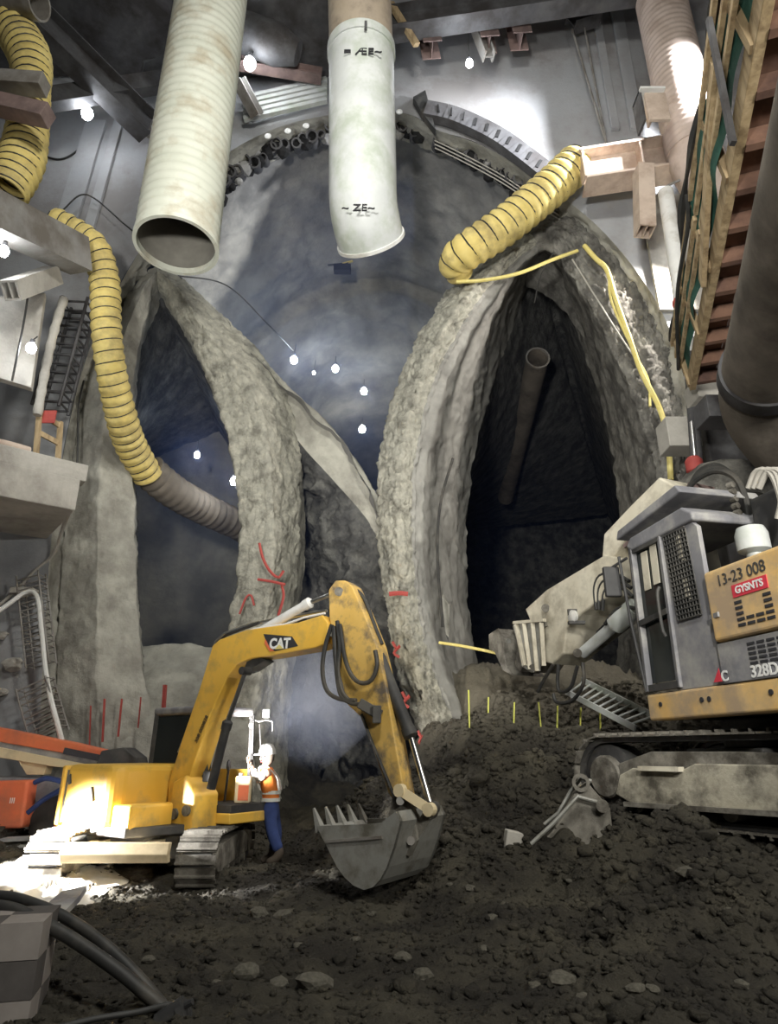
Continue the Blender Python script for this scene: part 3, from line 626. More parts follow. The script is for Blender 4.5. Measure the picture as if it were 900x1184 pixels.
# ---------------------------------------------------------------- steel over the shaft
def rail_thing(name, a, b, n, h, label):
    a, b = V(a), V(b); e = empty(name, a, 0, label, 'railing')
    for f_ in (.5, 1.0): child('rail', B().bar(a+V((0, 0, h*f_)), b+V((0, 0, h*f_)), .05, .05), 'steel_dark', e)
    for i in range(n): p = a.lerp(b, i/(n-1)); child('post', B().bar(p, p+V((0, 0, h)), .05, .05), 'steel_dark', e)
beam_thing('deck_beam', at(8, -12, 9.4), at(172, 148, 12.4), .5, .8, 'steel_dark', 'long dark deck beam slanting down from the top left corner')
beam_thing('deck_beam', at(52, 116, 11.0), at(206, 92, 12.4), .35, .42, 'steel_dark', 'dark cross beam above the left lamp', box=True)
beam_thing('deck_beam', at(132, 116, 11.8), at(182, 150, 12.9), .4, .5, 'steel_grey', 'short grey bracket beam beside the left lamp')
thing('flange_strip', B().bar(at(48, 120, 11.4), at(104, 104, 11.6), .5, .06), 'paint_white', 'flange strip painted white as if lit, left of the lamp', 'strip')  # lamp light on the beam flange put in as white colour
rail_thing('deck_railing', at(58, 60, 11.4), at(128, 118, 12.5), 3, 1.1, 'dark steel railing along the slanting deck beam')
rail_thing('deck_railing', at(160, 104, 12.4), at(262, 78, 12.6), 4, 1.1, 'dark steel railing behind the large cream duct')
thing('dark_pipe', B().tube([at(262, 30, 11.6), at(320, 52, 11.6), at(345, 62, 11.7)], [.5, .5, .3], 20), 'steel_dark', 'dark fat pipe end between the two hanging ducts', 'pipe', smooth=True)
e = empty('roof_sheet', at(290, 135, 12.6), 0, 'pale corrugated sheet in the gap between the hanging ducts', 'sheet')
for i in range(5):
    child('sheet_rib', B().bar(at(282, 138-i*6, 12.7), at(378, 116-i*6, 12.7), .12, .12), 'duct_grey', e)
beam_thing('deck_beam', at(276, 92, 12.0), at(298, 134, 12.6), .28, .3, 'steel_grey', 'short grey hanger beam right of the cream duct')
beam_thing('deck_beam', at(268, 70, 12.0), at(372, 88, 12.4), .3, .3, 'steel_rust', 'brown cross beam between the two hanging ducts')
beam_thing('deck_beam', at(440, 30, 11.6), at(800, -24, 11.2), .5, .8, 'steel_dark', 'long dark roof beam across the top right')
for (u0, v0, u1, v1, lab) in ((486, -10, 500, 58, 'left rusty bracket hanging from the roof beam'), (552, -12, 566, 52, 'wide rusty bracket hanging from the roof beam'), (590, -12, 603, 48, 'right rusty bracket hanging from the roof beam')):
    beam_thing('hanging_bracket', at(u1, v1, 12.0), at(u0, v0, 12.0), .5, .5, 'steel_rust', lab)
beam_thing('hanging_bracket', at(566, 66, 12.1), at(536, -10, 12.0), .3, .3, 'steel_grey', 'pale grey strut ending beside the hanging bulb')
thing('timber_strut', B().bar(at(482, 52, 11.6), at(452, 4, 11.4), .12, .16), 'timber', 'tan timber strut right of the middle duct', 'strut')
beam_thing('hanging_bracket', at(660, 26, 12.4), at(690, 16, 12.4), .4, .5, 'steel_dark', 'dark clamp at the top of the thin hanging rods')
thing('dark_pipe', B().tube([at(655, 0, 12.2), at(745, -6, 12.2)], .3, 18), 'steel_dark', 'dark pipe at the top edge left of the pink duct', 'pipe', smooth=True)
for (a_, b_, lab) in (((662, 34), (702, 168), 'left thin hanging rod meeting the waler beam'), ((676, 30), (702, 168), 'right thin hanging rod meeting the waler beam')):
    thing('hanger_rod', B().tube([at(*a_, 12.5), at(*b_, 12.3)], .03, 8), 'steel_grey', lab, 'rod', smooth=True)
thing('deck_slab', B().box((0, 5.5, 24.2), (27.6, 15, .4)), 'steel_dark', 'black underside of the deck far above the shaft', 'deck')
thing('low_deck', B().box((-7.2, 11.38, 19.65), (13.6, 3.1, .3)), 'steel_dark', 'black low deck roofing the upper left corner', 'deck')
for i, x in enumerate((1.0, 2.4)[1:]):
    beam_thing('roof_girder', V((x, -1, 23.2)), V((x, 12.9, 23.2)), .5, 1.2, 'steel_dark', 'dark roof girder running overhead to the head wall')
# pilasters and joints on the head wall
for (a_, b_, w__, lab) in (((72, 272), (112, 140), .55, 'upright grey pile strip on the head wall left of the cream duct'), ((102, 268), (138, 140), .25, 'narrow pile strip on the head wall behind the cream duct'), ((712, 150), (690, 20), .22, 'left pale joint strip on the head wall beside the rods'), ((737, 150), (712, 5), .35, 'right pale joint strip on the head wall beside the rods')):
    thing('pile_strip', B().bar(at(*a_, 12.93), at(*b_, 12.93), .10, w__, (1, 0, 0)), 'concrete', lab, 'strip', bevel=.01)
# ---------------------------------------------------------------- canopy pipes, steel arch plate, lattice bars in the crown
e = reveal
arc = crv(px([(238, 240), (268, 206), (310, 180), (350, 164), (400, 152), (450, 150), (490, 158), (530, 176), (575, 200), (612, 224), (648, 246)], [13.75]*11), 300)
for k_ in range(44):
    p = V(arc[int(6+k_*6.7)]); j = V((random.uniform(-.05, .05), random.uniform(-.1, .05), random.uniform(-.1, .12)))
    u_ = V((0, -1, -.55)).normalized(); r_ = random.uniform(.12, .18)
    o = child('pipe_stub', B().pipe([p+j-u_*.2, p+j+u_*random.uniform(.2, .34)], r_, r_*.72, 12), 'steel_dark', e, True)
    child('pipe_hole', B().cyl(p+j, p+j+u_*.12, r_*.74, n=10), 'pit', e)
    for q_ in range(2):
        s_ = random.uniform(.12, .24); c_ = p+V((random.uniform(-.22, .22), random.uniform(-.12, .05), random.uniform(-.25, .22)))
        child('lump', B().lathe([(.01, -s_), (s_*.7, -s_*.6), (s_, 0), (s_*.75, s_*.5), (.01, s_*.9)], c_, (random.uniform(-1, 1), random.uniform(-1, 1), 1), 7), random.choice(['pit', 'pit', 'vault']), e)
for k_ in range(3):
    child('arch_bar', B().tube([V(q)+V((0, -.25, -.30-.14*k_)) for q in arc[190:296:5]], .018, 5), 'cable_grey', e)
band = crv(px([(492, 128), (520, 134), (550, 146), (580, 162), (610, 184), (640, 208)], 12.75), 24); st = empty('arch_plate', V(band[0]), 0, 'dark slotted steel arch plate along the right crown edge', 'plate')
for i in range(0, 23):
    a_, b_ = V(band[i]), V(band[i+1]); child('plate_segment', B().bar(a_, b_+(b_-a_)*.04, .25, .52), 'steel_dark', st)
for i in range(2, 23, 2):
    a_ = V(band[i]); d_ = (V(band[i+1])-V(band[i-1])).normalized(); n_ = V((-d_.z, 0, d_.x)); child('slot', B().bar(a_-n_*.14+d_*.05-V((0, .13, 0)), a_+n_*.12-d_*.05-V((0, .13, 0)), .03, .07), 'pit', st)
child('dark_end', B().prism(px([(478, 112), (492, 104), (504, 150), (488, 130)], 12.7), (0, 0, 0), (0, .2, 0)), 'rubber', st)
for k_, (u, v) in enumerate(((310, 158), (333, 152), (354, 146), (462, 130), (461, 128))[:4]):
    thing('anchor_plate', B().lathe([(.09, 0), (.09, .03), (.03, .05)], at(u, v, 12.97), (0, -1, 0), 14), 'paint_white', ['leftmost', 'second', 'third', 'rightmost'][k_]+' round white anchor plate along the crown edge', 'anchor')
# little box hung in the vault
e = empty('vault_box', at(396, 318, 18), 0, 'small black box hung under the vault with a yellow clip', 'box')
bx_ = at(396, 311, 18.0)
child('case', B().box(bx_, (.58, .25, .28)), 'ink', e, bevel=.02); child('clip', B().bar(bx_+V((.0, 0, .22)), bx_+V((.35, 0, .34)), .06, .05), 'cable_yellow', e); child('bracket', B().bar(bx_+V((-.5, 0, .16)), bx_+V((.2, 0, .24)), .05, .05), 'steel_dark', e)
# ---------------------------------------------------------------- lamps
def lamp(u, v, Y, r, power, label, col=(.9, .95, 1), cord=None, name='work_lamp', k=1.0):
    c = at(u, v, Y); e = empty(name, c, 0, label, 'lamp')
    child('bulb', B().lathe([(.01, -r*1.2), (r*.75, -r*.9), (r, -.1*r), (r*.8, r*.6), (r*.4, r*1.1), (.01, r*1.15)], c, (0, 0, 1), 14), 'bulb', e, True)
    child('socket', B().cyl(c+V((0, 0, r*1.0)), c+V((0, 0, r*1.9)), r*.45, n=10), 'steel_dark', e)
    if cord: child('cord', B().tube([c+V((0, 0, r*1.8)), c+V((cord[0], cord[1], cord[2]))], .012, 5), 'rubber', e)
    if power: l_ = point('light', c+V((0, -r*1.6, -r*.9)), power, col, r); 
lamp(543, 73, 11.9, .10, 60, 'bright bulb hanging from a cord below the roof beam', cord=(.0, -.1, 3.2))
lamp(101, 131, 11.7, .14, 28, 'round white lamp under the cross beam at upper left', cord=(.1, 0, .4))
lamp(289, 73, 11.6, .16, 16, 'bright lamp between the two hanging ducts', cord=(.1, 0, .5))
lamp(36, 402, 9.6, .085, 8, 'white lamp on the pale panel at left', cord=(0, .1, .3))
lamp(4, 290, 8.8, .09, 12, 'white lamp at the left edge under the box girder', cord=(0, .1, .3))
lamp(340, 416, 20.0, .13, 60, 'brightest bulb in the top heading with glare streaks', col=(.6, .75, 1), cord=(.05, 0, .7))
lamp(388, 426, 23.5, .14, 40, 'bulb just right of the brightest one in the top heading', col=(.5, .66, 1), cord=(0, 0, .6))
lamp(363, 431, 23.0, .06, 0, 'tiny bulb between the two bright ones in the top heading', cord=(.05, 0, .6))
lamp(421, 452, 26.0, .15, 40, 'upper of two bulbs deep on the right in the top heading', col=(.5, .66, 1), cord=(0, 0, .6))
lamp(419, 496, 29.0, .17, 12, 'lower of two bulbs deep on the right in the top heading', cord=(0, 0, .6))
lamp(228, 526, 18.0, .09, 50, 'small bulb in the dark of the left drift', col=(.55, .7, 1), cord=(0, 0, .5))
lamp(271, 556, 14.9, .10, 14, 'bulb peeking past the edge of the left rib', cord=(0, .1, .4))
# floodlight glaring on the panel by the strut
e = empty('flood_lamp', V((7.5, 12.3, 12.6)), 0, 'floodlight behind the netted walkway lighting the steel at upper right', 'lamp')
child('housing', B().box((7.5, 12.3, 12.6), (.4, .2, .3)), 'steel_dark', e, bevel=.02); child('lens', B().box((7.38, 12.3, 12.6), (.2, .16, .24)), 'bulb', e); child('arm', B().bar((7.5, 12.3, 12.6), (7.5, 13.0, 12.6), .06, .06), 'steel_dark', e)
spot('flood_lamp_light', (7.2, 12.2, 12.6), (5.9, 12.9, 11.4), 1500, 110, .6, (1, .93, .85), .12)
# ================================================================ machine materials
defm('cat_yellow', (.78, .46, .06), (.84, .53, .10), scale=1.2, dirt=(.50, .33, .10), damt=.22, dscale=2.2, rough=.45)
defm('cat_yellow_worn', (.66, .42, .10), (.76, .50, .15), scale=2.0, dirt=(.16, .13, .10), damt=.30, dscale=3.2, rough=.6)
defm('machine_orange', (.74, .46, .15), (.80, .57, .27), scale=1.5, dirt=(.46, .34, .22), damt=.4, dscale=1.6, rough=.6)
defm('machine_cream', (.62, .57, .45), (.74, .70, .58), scale=1.5, dirt=(.38, .34, .26), damt=.35, dscale=2, rough=.7)
defm('guard_cream', (.40, .37, .29), (.52, .49, .40), scale=2.5, dirt=(.10, .09, .07), damt=.42, dscale=2.4, rough=.85, bump=.3, bscale=18)
defm('machine_grey', (.15, .15, .165), (.26, .26, .28), scale=1.3, dirt=(.40, .39, .37), damt=.36, dscale=1.8, rough=.7)
defm('machine_black', (.025, .025, .027), (.05, .05, .05), scale=3, dirt=(.10, .095, .085), damt=.3, rough=.6)
defm('mud_steel', (.19, .18, .155), (.32, .30, .26), scale=4, dirt=(.07, .062, .05), damt=.45, dscale=3, rough=.75, metal=.15, bump=.3, bscale=25)
defm('bucket_steel', (.30, .30, .28), (.46, .46, .43), scale=2.5, dirt=(.16, .15, .12), damt=.4, dscale=2.5, rough=.55, metal=.3)
defm('glass_dark', (.015, .02, .02), rough=.08)
defm('orange_red', (.75, .16, .07), (.82, .23, .10), scale=1.5, dirt=(.55, .17, .10), damt=.3, rough=.5)
defm('cream_paint', (.74, .60, .36), (.80, .68, .45), scale=1.5, dirt=(.5, .4, .25), damt=.3, rough=.6)
defm('denim', (.02, .038, .13), (.038, .065, .20), scale=7, rough=.9)
defm('vest_orange', (.85, .20, .03), (.90, .28, .05), scale=5, rough=.8)
defm('shirt', (.62, .60, .56), rough=.9)
defm('skin', (.55, .33, .24), rough=.6)
defm('boot', (.06, .045, .035), (.10, .08, .06), scale=6, rough=.8)
defm('hat_white', (.85, .85, .83), rough=.35)
defm('reflective', (.80, .82, .78), rough=.3)
defm('label_red', (.70, .05, .08), rough=.5)
defm('white', (.85, .85, .84), rough=.5)
defm('lamp_lens', (1, 1, 1), emit=(1, .97, .92), estr=45)
def track(parent, ctr, h, L, H, W, m, pitch, nm='track', side=1):
    """crawler track: belt core > shoes, plus frame, idler, sprocket, rollers. ctr = ground centre, h = heading, side=+1 outer face on the -n side"""
    h = V((h[0], h[1], 0)).normalized(); n = V((-h.y, h.x, 0)); r = H/2-.03; a = L/2-r-.03; c = V(ctr)+V((0, 0, H/2))
    pts = []; per = 2*(2*a)+2*math.pi*r; k = int(per/pitch)
    def pos(t):
        t = t % per
        if t < 2*a: return (-a+t, r, 0.0)
        t -= 2*a
        if t < math.pi*r: an = t/r; return (a+r*math.sin(an), r*math.cos(an), an)
        t -= math.pi*r
        if t < 2*a: return (a-t, -r, math.pi)
        t -= 2*a; an = math.pi+t/r; return (-a+r*math.sin(an), r*math.cos(an), an)
    loop = [pos(per*i/64) for i in range(64)]
    po = [c+h*p[0]+V((0, 0, p[1])) for p in loop]; pi_ = [c+h*p[0]*.97+V((0, 0, p[1]*.88)) for p in loop]
    vs = []; w2 = W*.36
    for q in (po, pi_):
        for s in (-1, 1): vs += [p+n*w2*s for p in q]
    fs = []
    for i in range(64):
        j = (i+1) % 64; fs += [(i, j, 64+j, 64+i), (128+i, 192+i, 192+j, 128+j), (i, 128+i, 128+j, j), (64+i, 64+j, 192+j, 192+i)]
    belt = child(nm, B().add(vs, fs), 'machine_black', parent); MATS[belt.name] = MATS[parent.name]
    sh = B().box((0, 0, 0), (pitch*.86, W, .022)).box((-pitch*.25, 0, .026), (.025, W, .035)); me = bpy.data.meshes.new('shoe'); me.from_pydata([tuple(v) for v in sh.v], [], sh.f); me.materials.append(M[m])
    I = wmat(parent).inverted()
    for i in range(k):
        x, z, an = pos(per*i/k); t = h*math.cos(an)+V((0, 0, -math.sin(an))); up = V((0, 0, math.cos(an)))+h*math.sin(an)
        R4 = Matrix((t, n, up)).transposed().to_4x4(); R4.translation = c+h*x+V((0, 0, z))+up*.015
        o = bpy.data.objects.new('shoe', me); COL.objects.link(o); o.parent = belt; o.matrix_local = I @ R4
    f = B()
    prof = [(-a*.95, -.05*H), (-a*.8, .26*H), (-a*.1, .30*H), (a*.55, .30*H), (a*.85, .16*H), (a*.85, -.20*H), (-a*.95, -.24*H)]
    f.prism([c+h*p[0]+V((0, 0, p[1])) for p in prof], n*(-W*.44), n*(W*.88))
    fr = child('track_frame', f, 'mud_steel' if m == 'mud_steel' else 'machine_grey', parent, bevel=.01)
    for s, nm2 in ((1, 'idler'), (-1, 'sprocket')):
        q = c+h*a*s; child(nm2, B().lathe([(r*.80, -W*.30), (r*.84, -W*.28), (r*.84, W*.28), (r*.80, W*.30)], q, n, 24), 'machine_black', parent, True)
        child('hub', B().lathe([(r*.5, -W*.46), (r*.55, -W*.42), (r*.55, W*.42), (r*.5, W*.46)], q, n, 18), 'mud_steel', parent, True)
    for i in range(5):
        q = c+h*(-a*.7+i*a*.36)+V((0, 0, -H*.30)); child('roller', B().cyl(q-n*W*.42, q+n*W*.42, H*.10, n=14), 'mud_steel', parent, True)
    return belt
# ================================================================ small yellow excavator
aB = math.radians(33); dB = V((math.cos(aB), -math.sin(aB), 0)); nB = V((math.sin(aB), math.cos(aB), 0)); C1 = V((-3.35, 10.35, 0)); A1 = C1+dB*.59
ex = empty('excavator', C1, 0, 'compact yellow excavator with raised boom and bucket lowered to the muck', 'excavator')
def bp(u, v, off=0.0): return on_plane(u, v, A1+nB*off, dB)
def L1(s, n, z): return C1+dB*s+nB*n+V((0, 0, z))
track(ex, (-2.40, 10.3, 0), (0, 1), 2.55, .62, .50, 'mud_steel', .135)
track(ex, (-4.30, 10.3, 0), (0, 1), 2.55, .62, .50, 'mud_steel', .135)
child('undercarriage', B().box(C1+V((0, -.05, .40)), (1.5, 1.1, .30)).cyl(C1+V((0, 0, .5)), C1+V((0, 0, .62)), .5, n=28), 'machine_black', ex, bevel=.02)
child('dozer_blade', B().prism([V((0, 8.80, .34)), V((0, 8.76, .44)), V((0, 8.80, .56)), V((0, 8.90, .56)), V((0, 8.86, .44)), V((0, 8.90, .34))], (-3.98, 0, 0), (1.31, 0, 0)), 'cream_paint', ex, bevel=.01)
for x in (-3.85, -3.1): child('blade_arm', B().bar((x, 8.85, .42), (x, 9.9, .42), .16, .16), 'cream_paint', ex)
# upper structure
def out(pts, z0, z1): return B().prism([L1(s, n, z0) for s, n in pts], (0, 0, 0), (0, 0, z1-z0))
child('revolving_frame', out([(-1.2, -.55), (-.8, -.98), (.6, -.98), (.75, -.5), (.9, .0), (.9, .98), (-.8, .98), (-1.2, .55)], .56, .68), 'machine_black', ex, bevel=.02)
arc_ = [(-.88-.28*math.sin(t)*1.0, -1.02+.62*(1-math.cos(t))) for t in np.linspace(0, math.pi/2, 8)]
cw = child('counterweight', out([(-.84, -1.03)]+arc_+[(-1.16, .4), (-1.10, .75), (-.9, 1.02), (-.84, 1.02)], .64, 1.42), 'cat_yellow', ex, bevel=.17)
child('panel_gap', out([(-.84, -.99), (-.79, -.99), (-.79, .9), (-.84, .9)], .68, 1.36), 'machine_black', ex)
hood = child('engine_hood', out([(-.79, -1.03), (.18, -1.03), (.30, -.9), (.30, .08), (-.79, .95)], .64, 1.44), 'cat_yellow', ex, bevel=.17)
MATS[hood.name] = MATS[ex.name]
child('handle', B().bar(L1(-.15, -1.045, 1.15), L1(-.08, -1.045, .98), .03, .05), 'machine_black', hood)
child('grille', B().bar(L1(-.70, -1.04, 1.30), L1(-.66, -1.04, 1.18), .02, .05), 'machine_black', hood)
child('front_step', out([(.30, -1.0), (.62, -.95), (.62, -.25), (.30, -.25)], .62, .95), 'cat_yellow', ex, bevel=.04)
child('boom_bracket', B().prism([L1(.45, -.22, .6), L1(1.0, -.22, .6), L1(.98, -.22, 1.05), L1(.75, -.22, 1.3), L1(.5, -.22, 1.2)], (0, 0, 0), nB*.44), 'cat_yellow', ex, bevel=.03)
for q, (s, z) in enumerate(((.62, .80), (.86, .85))): child('pin', B().cyl(L1(s, -.26, z), L1(s, -.20, z), .07, n=16), 'mud_steel', ex, True)
# cab
cb = child('cab_floor', out([(-.42, .08), (1.25, .20), (1.25, .95), (-.42, 1.0)], .66, .80), 'cat_yellow', ex, bevel=.02)
child('floor_mat', out([(.4, .12), (1.24, .22), (1.24, .94), (.4, .98)], .80, .90), 'machine_black', ex)
cs = [(-.42, .10), (-.42, 1.0), (.80, 1.0), (.80, .10)]
child('roof', out([(-.46, .06), (.70, .06), (.84, .15), (.84, .95), (.70, 1.04), (-.46, 1.04)], 2.13, 2.25), 'machine_grey', ex, bevel=.04)
for (s, n) in cs: child('cab_post', B().bar(L1(s*1.02, n, .8), L1(s*.95, n, 2.16), .07, .07), 'machine_black', ex)
child('rear_window', B().add([L1(-.42, .14, 1.4), L1(-.42, .96, 1.4), L1(-.41, .96, 2.12), L1(-.41, .14, 2.12)], [(0, 1, 2, 3)]), 'glass_dark', ex)
child('side_window', B().add([L1(-.38, .09, 1.42), L1(.72, .09, 1.42), L1(.70, .09, 2.12), L1(-.38, .09, 2.12)], [(0, 1, 2, 3)]), 'glass_dark', ex)
child('door_panel', B().prism([L1(-.40, 1.0, .8), L1(.75, 1.0, .8), L1(.75, 1.0, 1.35), L1(-.40, 1.0, 1.35)], (0, 0, 0), nB*.03), 'cat_yellow', ex)
child('seat', out([(-.2, .3), (.3, .3), (.3, .8), (-.2, .8)], .9, 1.15).prism([L1(-.25, .3, 1.1), L1(-.12, .3, 1.1), L1(-.2, .3, 1.75), L1(-.32, .3, 1.75)], (0, 0, 0), nB*.5), 'machine_black', ex, bevel=.04)
for n in (.35, .75): child('joystick', B().cyl(L1(.55, n, .9), L1(.58, n, 1.35), .018, n=8).lathe([(.02, 0), (.035, .05), (.03, .13), (.01, .16)], L1(.58, n, 1.33), (0, 0, 1), 10), 'machine_black', ex)
mr = child('mirror', B().box(L1(1.15, .9, 2.16), (.11, .06, .13)), 'duct_grey', ex, bevel=.02)
child('mirror_arm', B().tube([L1(.80, .9, 2.1), L1(1.0, .9, 2.04), L1(1.15, .9, 2.06), L1(1.28, .9, 2.04), L1(1.30, .9, 1.9)], .010, 8), 'machine_grey', ex)
child('wiper', B().tube([L1(1.12, .8, 2.0), L1(1.2, .8, 1.5)], .012, 6), 'machine_black', ex)
# boom
bo = [(203, 945), (205, 905), (222, 850), (240, 798), (255, 748), (263, 741), (294, 730), (352, 722), (381, 713), (388, 722), (387, 745), (372, 751), (320, 760), (298, 763), (283, 770), (272, 784), (258, 815), (240, 866), (228, 905), (224, 942)]
boom = child('boom', B().prism([bp(*q) for q in bo], -nB*.16, nB*.32), 'cat_yellow', ex, bevel=.02); MATS[boom.name] = MATS[ex.name]
child('cylinder_clevis', B().prism([bp(*q) for q in ((300, 757), (292, 764), (287, 778), (294, 776), (312, 764))], -nB*.10, nB*.2), 'machine_black', boom)
child('hose_line', B().tube([bp(*q, -.10) for q in ((206, 880), (222, 838), (243, 775), (253, 742), (262, 734), (292, 723), (300, 720))], .022, 8), 'rubber', boom, True)
child('hose_line', B().tube([bp(*q, .02) for q in ((207, 870), (222, 832), (241, 776), (250, 742), (260, 733), (294, 721), (345, 712), (378, 706))], .026, 8), 'steel_bright', boom, True)
child('hose_line', B().tube([bp(*q, -.13) for q in ((262, 738), (295, 727), (330, 722), (352, 714), (376, 709))], .016, 8), 'white', boom, True)
# decal
dc = empty_dec = child('decal_plate', B().prism([bp(*q, -.163) for q in ((305, 733), (338, 736), (345, 747), (318, 753), (310, 747))], (0, 0, 0), -nB*.004), 'ink', boom)
child('decal_red', B().prism([bp(*q, -.168) for q in ((307, 739), (313, 750), (318, 753), (312, 753), (306, 744))], (0, 0, 0), -nB*.004), 'orange_red', boom)
child('decal_triangle', B().prism([bp(*q, -.172) for q in ((318, 751), (328, 750), (323, 745))], (0, 0, 0), -nB*.004), 'cable_yellow', boom)
xd = (bp(340, 742)-bp(312, 743)); text('lettering', 'CAT', .19, bp(323.5, 744.5, -.170), xd, (0, 0, 1), 'white', boom, .002, .008)
xd = (bp(240, 825)-bp(226, 858)); text('lettering', '308 000828', .085, bp(233, 843, -.168), xd, V((-dB.x, -dB.y, 1)), 'ink', boom, .002)
def cylinder(nm, p0, pm, p1, r, m, off=0.0, n_=18):
    P0, Pm, P1 = bp(*p0, off), bp(*pm, off), bp(*p1, off)
    o = child(nm, B().cyl(P0, Pm, r, n=n_).lathe([(r*1.15, -.03), (r*1.2, 0), (r*1.2, .07), (r*.7, .1)], Pm-(Pm-P0).normalized()*.06, (Pm-P0), n_), m, ex, True); MATS[o.name] = MATS[ex.name]
    child('rod', B().cyl(Pm, P1, r*.5, n=14), 'steel_bright', o, True); child('rod_eye', B().cyl(P1-nB*.08, P1+nB*.08, r*.9, n=16), m, o, True)
for off in (-.25, .25): cylinder('boom_cylinder', (244, 912), (263, 836), (284, 776), .06, 'machine_black', off)
cylinder('stick_cylinder', (300, 731), (358, 697), (391, 684), .065, 'paint_white')  # cream barrel coloured white to paint in the lamp glare on it
cylinder('bucket_cylinder', (436, 752), (475, 850), (499, 934), .075, 'machine_black')
sp_ = [(387, 716), (386, 684), (394, 673), (404, 673), (413, 679), (427, 710), (442, 748), (452, 790), (462, 850), (472, 905), (475, 925), (464, 930), (455, 916), (444, 884), (424, 830), (408, 815), (398, 775)]
stk = child('stick', B().prism([bp(*q) for q in sp_], -nB*.12, nB*.24), 'cat_yellow_worn', ex, bevel=.02); MATS[stk.name] = MATS[ex.name]
child('pin', B().cyl(bp(392, 684, -.15), bp(392, 684, .15), .06, n=16), 'mud_steel', stk, True); child('pin', B().cyl(bp(385, 730, -.18), bp(385, 730, .18), .07, n=16), 'mud_steel', stk, True)
for pts in ([(384, 722), (376, 748), (373, 775), (378, 798), (392, 808), (412, 810)], [(390, 718), (393, 745), (391, 775), (396, 800), (408, 814)], [(393, 722), (400, 765), (412, 787), (428, 788), (436, 770), (434, 752)], [(386, 724), (388, 760), (393, 800), (404, 812), (420, 815)]):
    child('hose', B().tube([V(q) for q in crv([bp(*q, -.20) for q in pts], 24)], .028, 8), 'rubber', ex, True)
child('hose', B().tube([V(q) for q in crv([bp(*q, -.14) for q in ((418, 826), (432, 862), (446, 896), (458, 925))], 14)], .018, 6), 'rubber', ex, True)
child('hose', B().tube([V(q) for q in crv([bp(*q, -.0) for q in ((404, 677), (420, 690), (434, 725), (442, 745))], 14)], .025, 6), 'rubber', ex, True)
child('valve_block', B().box(bp(428, 820, -.18), (.30, .12, .12), Matrix.Rotation(.5, 3, 'Y')).box(bp(436, 826, -.2), (.1, .1, .2)), 'machine_black', ex, bevel=.01)
# linkage and bucket
def link(nm, p, q, w, offs, m='bucket_steel', t=.05):
    for off in offs:
        a_, b_ = bp(*p, off), bp(*q, off); child(nm, B().bar(a_, b_, t, w, V((-(b_-a_).z, 0, (b_-a_).dot(dB)))).cyl(a_-nB*.04, a_+nB*.04, w*.7, n=14).cyl(b_-nB*.04, b_+nB*.04, w*.7, n=14), m, ex)
link('link_arm', (463, 914), (497, 936), .10, (-.2, .2), 'cream_paint')
link('bucket_link', (498, 938), (475, 972), .11, (-.1, .1), 'mud_steel')
OFF = -.50
so = [(366, 955), (376, 975), (390, 1003), (399, 1015), (409, 1024), (421, 1029), (431, 1026), (439, 1018), (447, 1003), (455, 980), (463, 950), (458, 938), (440, 952), (400, 954)]
bk_ = child('bucket', B(), 'bucket_steel', ex) if False else None
s3 = [bp(*q, OFF) for q in so]
bs = B().prism(s3, (0, 0, 0), nB*.05).prism(s3, nB*.95, nB*.05)
path = s3[:12]; nn = len(path); cenb = sum(path, V((0, 0, 0)))/nn
vs = []; 
for p in path:
    inw = (cenb-p).normalized()*.035
    vs += [p, p+nB*1.0, p+inw, p+inw+nB*1.0]
fs = []
for i in range(nn-1):
    a_ = 4*i; b_ = 4*i+4; fs += [(a_, a_+1, b_+1, b_), (a_+2, b_+2, b_+3, a_+3)]
fs += [(0, 2, 3, 1), (4*nn-4, 4*nn-3, 4*nn-1, 4*nn-2)]
bs.add(vs, fs); bucket = child('bucket', bs, 'bucket_steel', ex); MATS[bucket.name] = MATS[ex.name]
lip = bp(366, 955, OFF); td = (bp(361, 938, OFF)-lip).normalized(); tb = td.cross(nB).normalized()
for i in range(5):
    q = lip+nB*(.06+.22*i)
    child('tooth', B().add([q-nB*.045-tb*.04-td*.06, q+nB*.045-tb*.04-td*.06, q+nB*.045+tb*.05-td*.06, q-nB*.045+tb*.05-td*.06, q-nB*.012+td*.20, q+nB*.012+td*.20, q+nB*.012+tb*.02+td*.20, q-nB*.012+tb*.02+td*.20], [(0, 1, 5, 4), (1, 2, 6, 5), (2, 3, 7, 6), (3, 0, 4, 7), (4, 5, 6, 7), (3, 2, 1, 0)]), 'bucket_steel', bucket)
for off in (-.17, .13):
    child('ear', B().prism([bp(*q, off) for q in ((446, 958), (454, 922), (466, 914), (478, 930), (482, 972), (474, 990), (455, 985))], (0, 0, 0), nB*.05), 'mud_steel', bucket)
for q in ((463, 926), (475, 972)): child('pin', B().cyl(bp(*q, -.24), bp(*q, .22), .045, n=14), 'steel_grey', bucket, True)
child('wear_strip', B().bar(bp(378, 973, OFF-.012), bp(442, 968, OFF-.012), .02, .03), 'steel_grey', bucket)
# work light under the boom, facing the man
wl = bp(262, 838, -.2)
child('work_light', B().box(L1(1.05, -.05, 1.28), (.16, .16, .14)), 'machine_black', ex, bevel=.02)
child('light_lens', B().box(L1(1.15, -.06, 1.28), (.04, .12, .10)), 'lamp_lens', ex)
spot('excavator_work_light', L1(1.22, -.05, 1.30), (-1.75, 10.7, 1.95), 1100, 82, .9, (1, .96, .92), .05)
